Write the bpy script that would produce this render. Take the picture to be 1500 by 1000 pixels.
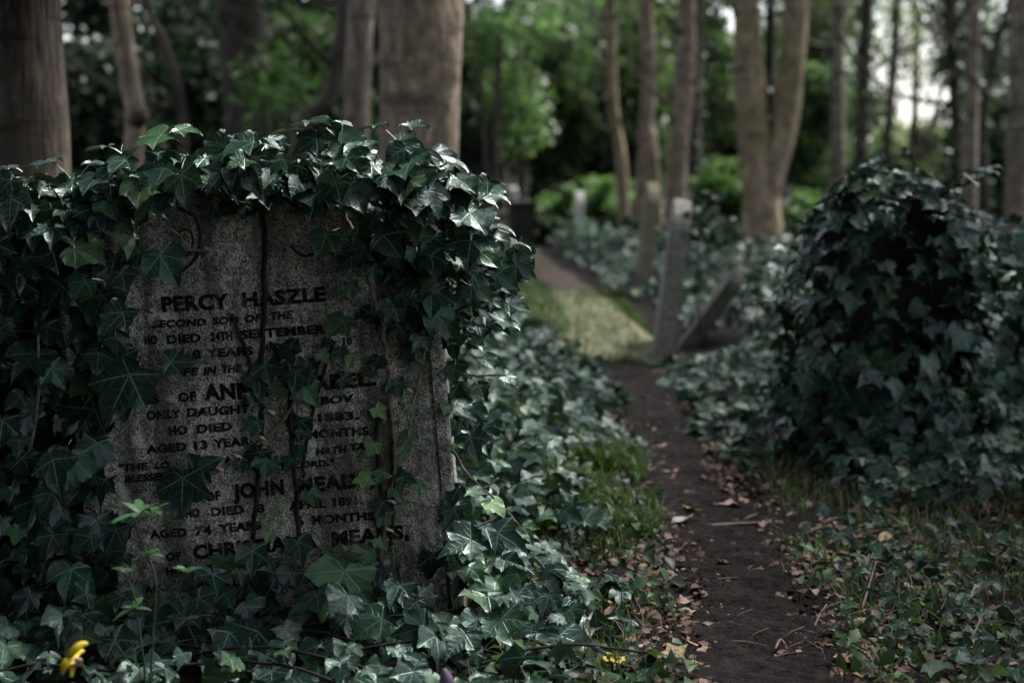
import bpy, bmesh, math, random
import numpy as np
from mathutils import Vector, Matrix

random.seed(7); RNG = np.random.default_rng(7)
S = bpy.context.scene
COL = S.collection
for o in list(bpy.data.objects): bpy.data.objects.remove(o)

# ------------------------------------------------------------------ camera
F = 50/36*1500.0                       # focal length in photograph pixels
CAMZ = 0.90
PITCH = math.atan(260/F)
cam = bpy.data.objects.new('camera', bpy.data.cameras.new('camera'))
COL.objects.link(cam); S.camera = cam
cam.location = (0, 0, CAMZ); cam.rotation_euler = (math.pi/2-PITCH, 0, 0)
cam.data.lens = 50; cam.data.sensor_width = 36; cam.data.clip_end = 2000; cam.data.clip_start = 0.05
cam.data.dof.use_dof = True; cam.data.dof.focus_distance = 2.72
cam.data.dof.aperture_fstop = 2.5; cam.data.dof.aperture_blades = 0
S.render.resolution_x = 1024; S.render.resolution_y = 682

# ------------------------------------------------------------------ sky, sun, exposure
SUN_EL, SUN_AZ = math.radians(56), math.radians(52)   # azimuth from +Y towards +X
w = bpy.data.worlds.new('World'); S.world = w; w.use_nodes = True
nt = w.node_tree; nt.nodes.clear()
sky = nt.nodes.new('ShaderNodeTexSky'); sky.sky_type = 'NISHITA'; sky.sun_disc = False
sky.sun_elevation = SUN_EL; sky.sun_rotation = SUN_AZ; sky.dust_density = 2; sky.air_density = 1.0; sky.ozone_density = 1.0
hs = nt.nodes.new('ShaderNodeHueSaturation'); hs.inputs['Saturation'].default_value = 0.38
bg = nt.nodes.new('ShaderNodeBackground'); bg.inputs['Strength'].default_value = 0.12
ow = nt.nodes.new('ShaderNodeOutputWorld')
nt.links.new(sky.outputs[0], hs.inputs['Color']); nt.links.new(hs.outputs[0], bg.inputs['Color'])
nt.links.new(bg.outputs[0], ow.inputs['Surface'])
sl = bpy.data.lights.new('sun', 'SUN'); sl.energy = 5.0; sl.angle = math.radians(22); sl.color = (1.0, 0.96, 0.9)
sun = bpy.data.objects.new('sun', sl); COL.objects.link(sun)
sd = Vector((math.sin(SUN_AZ)*math.cos(SUN_EL), math.cos(SUN_AZ)*math.cos(SUN_EL), math.sin(SUN_EL)))
sun.rotation_euler = sd.to_track_quat('Z', 'Y').to_euler(); sun.location = sd*40
S.view_settings.view_transform = 'Standard'; S.view_settings.look = 'None'
S.view_settings.exposure = 1.66; S.view_settings.gamma = 1
S.render.engine = 'CYCLES'
S.cycles.max_bounces = 5; S.cycles.diffuse_bounces = 3; S.cycles.glossy_bounces = 2; S.cycles.transmission_bounces = 3

# ------------------------------------------------------------------ pixels to places
FW = Vector((0, math.cos(PITCH), -math.sin(PITCH))); UP = Vector((0, math.sin(PITCH), math.cos(PITCH)))
def ray(x, y): return Vector(((x-750)/F, 0, 0)) + UP*((500-y)/F) + FW
def atY(x, y, Y):
    r = ray(x, y); t = Y/r.y; return Vector((0, 0, CAMZ)) + r*t
def gpx(x, y, z=0.0):
    r = ray(x, y); t = (z-CAMZ)/r.z; return Vector((0, 0, CAMZ)) + r*t

# ------------------------------------------------------------------ numeric helpers
_perm = RNG.random((256, 256))
def vnoise(x, y):
    x = np.asarray(x, float); y = np.asarray(y, float)
    xi = np.floor(x).astype(int); yi = np.floor(y).astype(int)
    fx = x-xi; fy = y-yi; fx = fx*fx*(3-2*fx); fy = fy*fy*(3-2*fy)
    g = lambda a, b: _perm[a & 255, b & 255]
    return (g(xi, yi)*(1-fx)+g(xi+1, yi)*fx)*(1-fy) + (g(xi, yi+1)*(1-fx)+g(xi+1, yi+1)*fx)*fy
def fbm(x, y, o=4):
    s = 0; a = .5
    for k in range(o): s = s + a*(vnoise(x*2**k+17*k, y*2**k+5*k)-.5); a *= .5
    return s
def sstep(a, b, x):
    t = np.clip((np.asarray(x, float)-a)/(b-a), 0, 1); return t*t*(3-2*t)

PATHPX = [(1165, 1130), (1120, 1000), (1085, 900), (1062, 820), (1035, 745), (990, 660), (955, 600), (925, 545), (905, 500), (862, 450), (812, 405), (776, 378), (750, 352)]
PATH = np.array([[gpx(*p).x, gpx(*p).y] for p in PATHPX])
PATH = np.vstack([[PATH[0, 0]-.25, PATH[0, 1]-3.5], PATH])
def path_d(x, y):
    """signed distance to the path centre line, negative on its left"""
    x = np.asarray(x, float); y = np.asarray(y, float)
    best = np.full(x.shape, 1e9); sg = np.ones(x.shape)
    for (ax, ay), (bx, by) in zip(PATH[:-1], PATH[1:]):
        dx, dy = bx-ax, by-ay; L = dx*dx+dy*dy
        t = np.clip(((x-ax)*dx+(y-ay)*dy)/L, 0, 1)
        ex, ey = x-(ax+t*dx), y-(ay+t*dy); d = np.hypot(ex, ey)
        c = dx*ey-dy*ex
        m = d < best; best = np.where(m, d, best); sg = np.where(m, np.where(c > 0, -1., 1.), sg)
    return best*sg
def height(x, y):
    x = np.asarray(x, float); y = np.asarray(y, float)
    d = path_d(x, y)
    h = 0.04*fbm(x*.9, y*.9, 3) + 0.5*fbm(x*.06+3, y*.06, 2)*sstep(14, 40, np.hypot(x, y))
    left = sstep(.14, .7, -d)*sstep(3.0, 4.4, y)*(1-.75*sstep(6.0, 8.0, y))
    h = h + .15*left
    h = h + .05*sstep(.15, .8, d)*sstep(3.9, 4.8, y)
    h = h*sstep(-.1, .35, np.abs(d)) - .012*(1-sstep(.05, .22, np.abs(d)))
    h = h + .016*fbm(x*9, y*9, 3)
    return h
def hz(x, y): return float(height(np.array([x]), np.array([y]))[0])

# ------------------------------------------------------------------ object helpers
def tag(o, label=None, cat=None, group=None, kind=None):
    if label: o['label'] = label
    if cat: o['category'] = cat
    if group: o['group'] = group
    if kind: o['kind'] = kind
    return o
def obj(name, me, mat=None, parent=None):
    o = bpy.data.objects.new(name, me); COL.objects.link(o)
    if mat is not None and not me.materials: me.materials.append(mat)
    if parent is not None: o.parent = parent
    return o
def thing(name, label, cat, loc=(0, 0, 0), rot=(0, 0, 0), group=None):
    o = bpy.data.objects.new(name, None); COL.objects.link(o); o.empty_display_size = .1
    o.location = loc; o.rotation_euler = rot
    return tag(o, label, cat, group)
def mesh_np(name, V, T, smooth=False, uv=None, rnd=None, mat=None):
    me = bpy.data.meshes.new(name); n = len(V); m = len(T)
    me.vertices.add(n); me.vertices.foreach_set('co', np.ascontiguousarray(V, dtype=np.float32).ravel())
    k = T.shape[1]
    me.loops.add(m*k); me.loops.foreach_set('vertex_index', np.ascontiguousarray(T, dtype=np.int32).ravel())
    me.polygons.add(m); me.polygons.foreach_set('loop_start', np.arange(m, dtype=np.int32)*k)
    if smooth: me.polygons.foreach_set('use_smooth', np.ones(m, dtype=bool))
    if uv is not None:
        l = me.uv_layers.new(name='uv'); l.data.foreach_set('uv', np.ascontiguousarray(uv, dtype=np.float32).ravel())
    if rnd is not None:
        a = me.attributes.new('rnd', 'FLOAT', 'POINT'); a.data.foreach_set('value', np.ascontiguousarray(rnd, dtype=np.float32))
    me.update(calc_edges=True)
    if mat: me.materials.append(mat)
    return me
def tube_arrays(P, R, n=8, wob=0.0, seed=0, caps=True):
    P = np.array([tuple(p) for p in P], float); R = np.broadcast_to(np.asarray(R, float), (len(P),))
    tg = np.gradient(P, axis=0); tg /= np.linalg.norm(tg, axis=1)[:, None]+1e-9
    ref = np.array([0, 1., 0]) if abs(tg[0][1]) < .9 else np.array([1., 0, 0])
    a = np.cross(tg, ref); a /= np.linalg.norm(a, axis=1)[:, None]+1e-9; b = np.cross(tg, a)
    th = np.arange(n)/n*2*math.pi
    r = np.repeat(R[:, None], n, 1)
    if wob:
        ii = np.arange(len(P))[:, None]
        r = r*(1+wob*2*(vnoise(np.cos(th)[None]*2+seed*3.1+9+0*ii, np.sin(th)[None]*2+ii*.35+seed)-.5))
    V = P[:, None] + r[..., None]*(np.cos(th)[None, :, None]*a[:, None]+np.sin(th)[None, :, None]*b[:, None])
    V = V.reshape(-1, 3); T = []
    for i in range(len(P)-1):
        j = np.arange(n); k = (j+1) % n
        T.append(np.stack([i*n+j, (i+1)*n+j, (i+1)*n+k], 1)); T.append(np.stack([i*n+j, (i+1)*n+k, i*n+k], 1))
    if caps:
        V = np.vstack([V, P[:1], P[-1:]]); c0 = len(V)-2; c1 = len(V)-1; j = np.arange(n); k = (j+1) % n
        T.append(np.stack([np.full(n, c0), j, k], 1)); q = (len(P)-1)*n
        T.append(np.stack([np.full(n, c1), q+k, q+j], 1))
    return V, np.vstack(T)
def smooth_pts(P, n):
    P = np.array([tuple(p) for p in P], float); t = np.linspace(0, len(P)-1, n)
    out = []
    for u in t:
        i = min(int(u), len(P)-2); f = u-i
        p0, p1, p2, p3 = P[max(i-1, 0)], P[i], P[i+1], P[min(i+2, len(P)-1)]
        out.append(.5*((2*p1)+(-p0+p2)*f+(2*p0-5*p1+4*p2-p3)*f*f+(-p0+3*p1-3*p2+p3)*f**3))
    return np.array(out)
def lerp_r(R, n): return np.interp(np.linspace(0, len(R)-1, n), np.arange(len(R)), R)
def merge(parts):
    Vs, Ts, o = [], [], 0
    for V, T in parts: Vs.append(V); Ts.append(T+o); o += len(V)
    return np.vstack(Vs), np.vstack(Ts)

# ------------------------------------------------------------------ materials
class NT:
    def __init__(s, name):
        s.m = bpy.data.materials.new(name); s.m.use_nodes = True; s.t = s.m.node_tree; s.t.nodes.clear()
        s.out = s.n('ShaderNodeOutputMaterial'); s.b = s.n('ShaderNodeBsdfPrincipled'); s.l(s.b.outputs[0], s.out.inputs['Surface'])
    def n(s, typ, **k):
        x = s.t.nodes.new(typ)
        for a, v in k.items(): setattr(x, a, v)
        return x
    def l(s, a, b): s.t.links.new(a, b)
    def setin(s, x, i, v):
        if hasattr(v, 'node'): s.l(v, x.inputs[i])
        else: x.inputs[i].default_value = v
    def math(s, op, a, b=None, c=None, clamp=False):
        x = s.n('ShaderNodeMath', operation=op, use_clamp=clamp); s.setin(x, 0, a)
        if b is not None: s.setin(x, 1, b)
        if c is not None: s.setin(x, 2, c)
        return x.outputs[0]
    def noise(s, vec, scale, detail=3, rough=.55):
        x = s.n('ShaderNodeTexNoise'); x.inputs['Scale'].default_value = scale; x.inputs['Detail'].default_value = detail
        x.inputs['Roughness'].default_value = rough
        if vec is not None: s.l(vec, x.inputs['Vector'])
        return x.outputs['Fac']
    def ramp(s, f, stops, interp='LINEAR'):
        x = s.n('ShaderNodeValToRGB'); x.color_ramp.interpolation = interp
        e = x.color_ramp.elements
        while len(e) < len(stops): e.new(.5)
        for q, (p, c) in zip(e, stops): q.position = p; q.color = (*c, 1) if len(c) == 3 else c
        s.setin(x, 0, f); return x.outputs[0]
    def mix(s, f, a, b, mode='MIX'):
        x = s.n('ShaderNodeMix', data_type='RGBA', blend_type=mode); s.setin(x, 0, f)
        for i, v in ((6, a), (7, b)):
            if hasattr(v, 'node'): s.l(v, x.inputs[i])
            else: x.inputs[i].default_value = (*v, 1)
        return x.outputs[2]
    def bump(s, h, strength=.3, dist=.01):
        x = s.n('ShaderNodeBump'); x.inputs['Strength'].default_value = strength; x.inputs['Distance'].default_value = dist
        s.l(h, x.inputs['Height']); s.l(x.outputs[0], s.b.inputs['Normal']); return x
    def coord(s, k='Object'): return s.n('ShaderNodeTexCoord').outputs[k]
    def mapping(s, v, scale):
        x = s.n('ShaderNodeMapping'); x.inputs['Scale'].default_value = scale; s.l(v, x.inputs[0]); return x.outputs[0]
    def rnd(s):
        a = s.n('ShaderNodeAttribute', attribute_name='rnd').outputs['Fac']; r = s.n('ShaderNodeObjectInfo').outputs['Random']
        return s.math('FRACT', s.math('ADD', a, r))
    def base(s, c, rough=.6, spec=.5):
        s.setin(s.b, 'Base Color', c if hasattr(c, 'node') else (*c, 1)); s.setin(s.b, 'Roughness', rough); s.b.inputs['Specular IOR Level'].default_value = spec

def ivy_mat(name, stops, vein, rough=.32, transl=.12, spec=.36):
    s = NT(name); uv = s.n('ShaderNodeUVMap', uv_map='uv').outputs[0]
    sp = s.n('ShaderNodeSeparateXYZ'); s.l(uv, sp.inputs[0]); u, v = sp.outputs[0], s.math('ABSOLUTE', sp.outputs[1])
    wd = s.math('MULTIPLY_ADD', u, -.014, .0165); wd = s.math('MAXIMUM', wd, .003)
    main = s.math('SUBTRACT', 1, s.math('DIVIDE', v, wd), clamp=True)
    main = s.math('POWER', main, .6)
    q = s.math('FRACT', s.math('MULTIPLY', s.math('SUBTRACT', u, s.math('MULTIPLY', v, .85)), 8.5))
    q = s.math('ABSOLUTE', s.math('SUBTRACT', q, .5))
    sec = s.math('SUBTRACT', 1, s.math('DIVIDE', q, .06), clamp=True)
    sec = s.math('MULTIPLY', sec, s.math('SUBTRACT', .8, s.math('MULTIPLY', v, 3.2), clamp=True))
    vm = s.math('MAXIMUM', main, sec)
    r = s.rnd()
    base = s.ramp(r, stops)
    oc = s.coord('Object')
    no = s.noise(uv, 9, 3)
    base = s.mix(s.math('MULTIPLY', no, .55), base, (.005, .013, .010))
    col = s.mix(s.math('MULTIPLY', vm, .75), base, vein)
    s.base(col, s.math('MULTIPLY_ADD', no, .25, rough-.08), spec)
    s.b.inputs['Specular Tint'].default_value = (.72, 1.0, .90, 1)
    hgt = s.math('SUBTRACT', s.math('MULTIPLY', no, .5), s.math('MULTIPLY', vm, .5))
    s.bump(hgt, .35, .004)
    if transl:
        tb = s.n('ShaderNodeBsdfTranslucent'); s.l(s.mix(.5, col, (.10, .2, .04)), tb.inputs[0])
        mx = s.n('ShaderNodeMixShader'); mx.inputs[0].default_value = transl
        s.l(s.b.outputs[0], mx.inputs[1]); s.l(tb.outputs[0], mx.inputs[2]); s.l(mx.outputs[0], s.out.inputs['Surface'])
    return s.m
M = {}
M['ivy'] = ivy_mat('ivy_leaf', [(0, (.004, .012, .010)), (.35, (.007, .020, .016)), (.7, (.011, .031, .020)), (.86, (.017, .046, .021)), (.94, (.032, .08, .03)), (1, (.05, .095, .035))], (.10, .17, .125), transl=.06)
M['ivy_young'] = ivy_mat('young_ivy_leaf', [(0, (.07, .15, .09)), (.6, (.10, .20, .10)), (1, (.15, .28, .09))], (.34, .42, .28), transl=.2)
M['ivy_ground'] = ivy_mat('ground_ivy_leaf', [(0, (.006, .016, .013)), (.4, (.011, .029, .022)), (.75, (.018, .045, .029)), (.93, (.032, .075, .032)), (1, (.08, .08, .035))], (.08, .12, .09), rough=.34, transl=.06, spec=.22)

def foliage_mat(name, stops, rough=.5, transl=.35, tcol=(.16, .28, .04)):
    s = NT(name); r = s.rnd(); c = s.ramp(r, stops)
    s.base(c, rough, .22)
    tb = s.n('ShaderNodeBsdfTranslucent'); s.l(s.mix(.5, c, tcol), tb.inputs[0])
    mx = s.n('ShaderNodeMixShader'); mx.inputs[0].default_value = transl
    s.l(s.b.outputs[0], mx.inputs[1]); s.l(tb.outputs[0], mx.inputs[2]); s.l(mx.outputs[0], s.out.inputs['Surface'])
    return s.m
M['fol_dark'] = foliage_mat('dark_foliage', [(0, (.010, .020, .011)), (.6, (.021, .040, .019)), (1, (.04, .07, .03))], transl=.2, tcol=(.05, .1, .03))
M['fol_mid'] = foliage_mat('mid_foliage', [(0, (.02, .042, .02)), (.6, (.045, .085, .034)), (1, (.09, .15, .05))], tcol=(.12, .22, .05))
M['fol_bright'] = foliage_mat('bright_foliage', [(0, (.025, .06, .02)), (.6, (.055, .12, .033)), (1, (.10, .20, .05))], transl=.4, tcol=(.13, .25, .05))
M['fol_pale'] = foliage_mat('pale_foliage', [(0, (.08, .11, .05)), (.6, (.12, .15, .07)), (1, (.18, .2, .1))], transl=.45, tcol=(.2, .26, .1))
M['grass'] = foliage_mat('grass_blades', [(0, (.02, .04, .013)), (.5, (.035, .075, .02)), (.85, (.06, .12, .03)), (1, (.16, .15, .075))], transl=.25)
M['weed'] = foliage_mat('weed_leaves', [(0, (.007, .017, .010)), (.5, (.016, .037, .018)), (1, (.05, .11, .04))], rough=.45, transl=.2)
M['litter'] = foliage_mat('leaf_litter', [(0, (.05, .03, .022)), (.5, (.11, .068, .05)), (.85, (.17, .11, .08)), (1, (.24, .2, .11))], rough=.7, transl=.05, tcol=(.2, .12, .06))
M['cleaver'] = foliage_mat('cleaver_green', [(0, (.018, .055, .022)), (1, (.034, .09, .036))], transl=.25)

def bark_mat(name, dark, light, sx=38, sz=5, green=.0, bump=.6, dist=.012):
    s = NT(name); oc = s.coord('Object'); v = s.mapping(oc, (sx, sx, sz))
    n1 = s.noise(v, 1, 5, .65); n2 = s.noise(oc, 6.0, 5, .65); n3 = s.noise(s.mapping(oc, (2, 2, 9)), 1.5, 3)
    c = s.ramp(n1, [(.36, dark), (.62, light)])
    c = s.mix(s.ramp(n2, [(.42, (0, 0, 0)), (.62, (1, 1, 1))]), c, tuple(x*.42 for x in light))
    c = s.mix(s.math('MULTIPLY', s.ramp(n3, [(.55, (0, 0, 0)), (.66, (1, 1, 1))]), .8), c, tuple(x*.22 for x in light))
    if green: c = s.mix(s.math('MULTIPLY', s.ramp(s.noise(oc, 1.7, 3), [(.45, (0, 0, 0)), (.65, (1, 1, 1))]), green), c, (.10, .09, .035))
    s.base(c, .85, .2); s.bump(s.math('ADD', n1, s.math('MULTIPLY', n3, -.3)), bump, dist)
    return s.m
M['bark_furrow'] = bark_mat('furrowed_bark', (.018, .014, .011), (.16, .13, .10), 52, 6.5, bump=1.0, dist=.02)
M['bark_smooth'] = bark_mat('smooth_bark', (.07, .054, .041), (.33, .26, .195), 26, 9, bump=.8, dist=.02)
M['bark_grey'] = bark_mat('grey_bark', (.06, .05, .042), (.25, .21, .17), 30, 6)
M['bark_dark'] = bark_mat('dark_bark', (.03, .026, .022), (.08, .066, .055), 30, 6)
M['bark_gold'] = bark_mat('lichen_bark', (.06, .048, .033), (.40, .315, .215), 24, 6, green=.6, bump=.8, dist=.02)
def stem_mat():
    s = NT('ivy_stem'); oc = s.coord('Object'); n = s.noise(s.mapping(oc, (60, 60, 60)), 1, 4)
    s.base(s.ramp(n, [(.35, (.06, .045, .03)), (.7, (.2, .165, .12))]), .7, .3); s.bump(n, .6, .003); return s.m
M['stem'] = stem_mat()
def flat(name, c, rough=.6, nz=None):
    s = NT(name)
    if nz:
        n = s.noise(s.coord('Object'), nz, 4); s.base(s.mix(n, tuple(x*.55 for x in c), tuple(min(1, x*1.4) for x in c)), rough, .3); s.bump(n, .3, .004)
    else: s.base(c, rough, .3)
    return s.m
M['stem_dark'] = flat('dark_ivy_stem', (.014, .011, .009), .9, 80)
M['stem_green'] = flat('green_stem', (.022, .045, .02), .6, 60)
M['rootlet'] = flat('pale_rootlet', (.42, .36, .26), .7, 80)
M['twig'] = flat('dry_twig', (.14, .105, .08), .8, 50)
M['petal'] = flat('yellow_petal', (.50, .38, .015), .55, 60)
M['pinkish'] = flat('withered_flower_head', (.16, .11, .10), .8, 90)
M['purple'] = flat('purple_bud', (.07, .05, .08), .55, 70)

def stone_mat():
    s = NT('weathered_gravestone'); oc = s.coord('Object')
    g = s.noise(oc, 240, 3, .7); g2 = s.noise(oc, 95, 3, .6); big = s.noise(oc, 5, 4); pat = s.noise(oc, 11, 5, .6)
    vo = s.n('ShaderNodeTexVoronoi'); vo.inputs['Scale'].default_value = 300; s.l(oc, vo.inputs['Vector'])
    c = s.ramp(s.math('ADD', s.math('MULTIPLY', g, .65), s.math('MULTIPLY', g2, .35)), [(.39, (.025, .025, .021)), (.5, (.29, .285, .235)), (.61, (.76, .75, .66))])
    c = s.mix(s.ramp(big, [(.38, (1, 1, 1)), (.6, (0, 0, 0))]), c, (.085, .088, .07), 'MIX') if False else c
    c = s.mix(s.math('MULTIPLY', s.ramp(big, [(.36, (1, 1, 1)), (.56, (0, 0, 0))]), .55), c, (.06, .062, .05))
    c = s.mix(s.math('MULTIPLY', s.ramp(pat, [(.58, (0, 0, 0)), (.72, (1, 1, 1))]), .5), c, (.42, .42, .31))
    st = s.noise(s.mapping(oc, (14, 14, 1.6)), 1, 4); lich = s.noise(oc, 15, 4, .6)
    c = s.mix(s.math('MULTIPLY', s.ramp(st, [(.46, (0, 0, 0)), (.60, (1, 1, 1))]), .75), c, (.03, .035, .025))
    c = s.mix(s.math('MULTIPLY', s.ramp(lich, [(.58, (0, 0, 0)), (.66, (1, 1, 1))]), .6), c, (.56, .56, .48))
    s.base(c, .92, .2)
    hgt = s.math('ADD', s.math('MULTIPLY', g, .6), s.math('ADD', s.math('MULTIPLY', g2, .7), s.math('MULTIPLY', vo.outputs['Distance'], .4)))
    s.bump(hgt, .9, .006); return s.m
M['stone'] = stone_mat()
def stone2_mat(name, a, b, moss, ms=.6):
    s = NT(name); oc = s.coord('Object'); n = s.noise(oc, 40, 5); big = s.noise(oc, 4, 4)
    c = s.ramp(n, [(.35, a), (.65, b)])
    c = s.mix(s.math('MULTIPLY', s.ramp(big, [(.45, (0, 0, 0)), (.62, (1, 1, 1))]), ms), c, moss)
    s.base(c, .9, .2); s.bump(n, .6, .01); return s.m
M['stone_pale'] = stone2_mat('pale_headstone', (.13, .125, .115), (.28, .27, .25), (.14, .14, .08))
M['stone_white'] = stone2_mat('white_headstone', (.30, .30, .28), (.48, .47, .44), (.25, .26, .19), .4)
M['stone_brown'] = stone2_mat('lichened_headstone', (.08, .073, .05), (.19, .175, .125), (.13, .13, .06))
M['shade_black'] = stone2_mat('black_shade_slab', (.006, .006, .006), (.022, .022, .02), (.012, .016, .010))  # near-black stand-in for the deep shade within the left ivy
M['stone_grey'] = stone2_mat('grey_headstone', (.035, .034, .03), (.11, .105, .092), (.05, .06, .03))
M['stone_dark'] = stone2_mat('dark_headstone', (.010, .010, .009), (.035, .034, .03), (.02, .026, .014))
M['moss'] = stone2_mat('mossy_slab', (.11, .118, .065), (.27, .275, .16), (.17, .155, .10), .9)
M['slab_side'] = stone2_mat('slab_side', (.05, .05, .03), (.14, .14, .06), (.10, .12, .03))
def letter_mat():
    s = NT('black_lead_letter'); oc = s.coord('Object'); n = s.noise(oc, 300, 2); wr = s.noise(oc, 34, 4, .7); s.base(s.mix(s.math('MULTIPLY', s.ramp(wr, [(.54, (0, 0, 0)), (.66, (1, 1, 1))]), .75), s.mix(n, (.004, .004, .004), (.014, .014, .013)), s.mix(n, (.03, .03, .025), (.16, .155, .13))), .85, .05); return s.m
M['letter'] = letter_mat()
def soil_mat(name, a, b, c3):
    s = NT(name); oc = s.coord('Object'); n = s.noise(oc, 30, 6, .65); n2 = s.noise(oc, 4, 4); n3 = s.noise(oc, 160, 3)
    c = s.ramp(n, [(.3, a), (.7, b)]); c = s.mix(s.ramp(n2, [(.4, (0, 0, 0)), (.65, (1, 1, 1))]), c, c3)
    c = s.mix(s.math('MULTIPLY', s.ramp(n3, [(.6, (0, 0, 0)), (.7, (1, 1, 1))]), .4), c, tuple(x*2.2 for x in b))
    s.base(c, s.math('MULTIPLY_ADD', n2, .3, .62), .07); s.bump(s.math('ADD', n, s.math('MULTIPLY', n3, .4)), .9, .02); return s.m
M['soil'] = soil_mat('woodland_soil', (.005, .004, .0035), (.018, .014, .012), (.009, .009, .006))
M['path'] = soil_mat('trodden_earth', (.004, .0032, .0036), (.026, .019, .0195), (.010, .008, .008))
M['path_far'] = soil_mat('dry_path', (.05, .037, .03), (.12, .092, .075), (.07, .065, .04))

# ------------------------------------------------------------------ ground
def axis(lo, hi, c0, c1, fine, grow=1.22):
    a = list(np.arange(c0, c1+1e-6, fine)); st = fine
    while a[-1] < hi: st *= grow; a.append(a[-1]+st)
    st = fine; b = []
    x = c0
    while x > lo: st *= grow; x -= st; b.append(x)
    return np.array(b[::-1]+a)
gx = axis(-160, 160, -1.6, 2.4, .035); gy = axis(-60, 220, 1.6, 9.5, .04)
X, Y = np.meshgrid(gx, gy); Z = height(X, Y)
nx, ny = len(gx), len(gy); I = np.arange(nx*ny).reshape(ny, nx)
Q = np.stack([I[:-1, :-1].ravel(), I[:-1, 1:].ravel(), I[1:, 1:].ravel(), I[1:, :-1].ravel()], 1)
gm = mesh_np('ground', np.stack([X.ravel(), Y.ravel(), Z.ravel()], 1), Q, True, mat=M['soil'])
tag(obj('ground', gm), kind='structure')
# the trodden path: a strip that sinks into the soil at its ragged edges
def strip(P, n, halfw, name, mat, lift=.014):
    C = smooth_pts([(p[0], p[1], 0) for p in P], n)[:, :2]
    tg = np.gradient(C, axis=0); tg /= np.linalg.norm(tg, axis=1)[:, None]; nr = np.stack([tg[:, 1], -tg[:, 0]], 1)
    k = 64; u = np.linspace(-1, 1, k); V = []
    for i in range(n):
        wl = halfw(C[i, 1])*(1+.5*fbm(np.array([C[i, 1]*3.1]), np.array([4.2]))[0]*2)
        of = .10*fbm(np.array([C[i, 1]*1.7+3]), np.array([9.1]), 2)[0]; wv = wl*np.where(u < 0, 1+.8*fbm(np.array([C[i, 1]*4.3]), np.array([1.3]), 3)[0], 1+.8*fbm(np.array([C[i, 1]*4.3]), np.array([7.7]), 3)[0])
        x = C[i, 0]+nr[i, 0]*(u*wv+of); y = C[i, 1]+nr[i, 1]*(u*wv+of)
        z = height(x, y)+lift+.03*fbm(x*13, y*22, 4)+.012*np.abs(fbm(x*55, y*70, 2))*2-.06*np.abs(u)**4
        V.append(np.stack([x, y, z], 1))
    V = np.vstack(V); I = np.arange(n*k).reshape(n, k)
    Q = np.stack([I[:-1, :-1].ravel(), I[:-1, 1:].ravel(), I[1:, 1:].ravel(), I[1:, :-1].ravel()], 1)
    return tag(obj(name, mesh_np(name, V, Q, True, mat=mat)), kind='structure')
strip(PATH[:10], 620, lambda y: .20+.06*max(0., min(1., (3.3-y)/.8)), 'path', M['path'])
strip(PATH[9:], 160, lambda y: .20, 'path', M['path_far'], .02)

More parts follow.
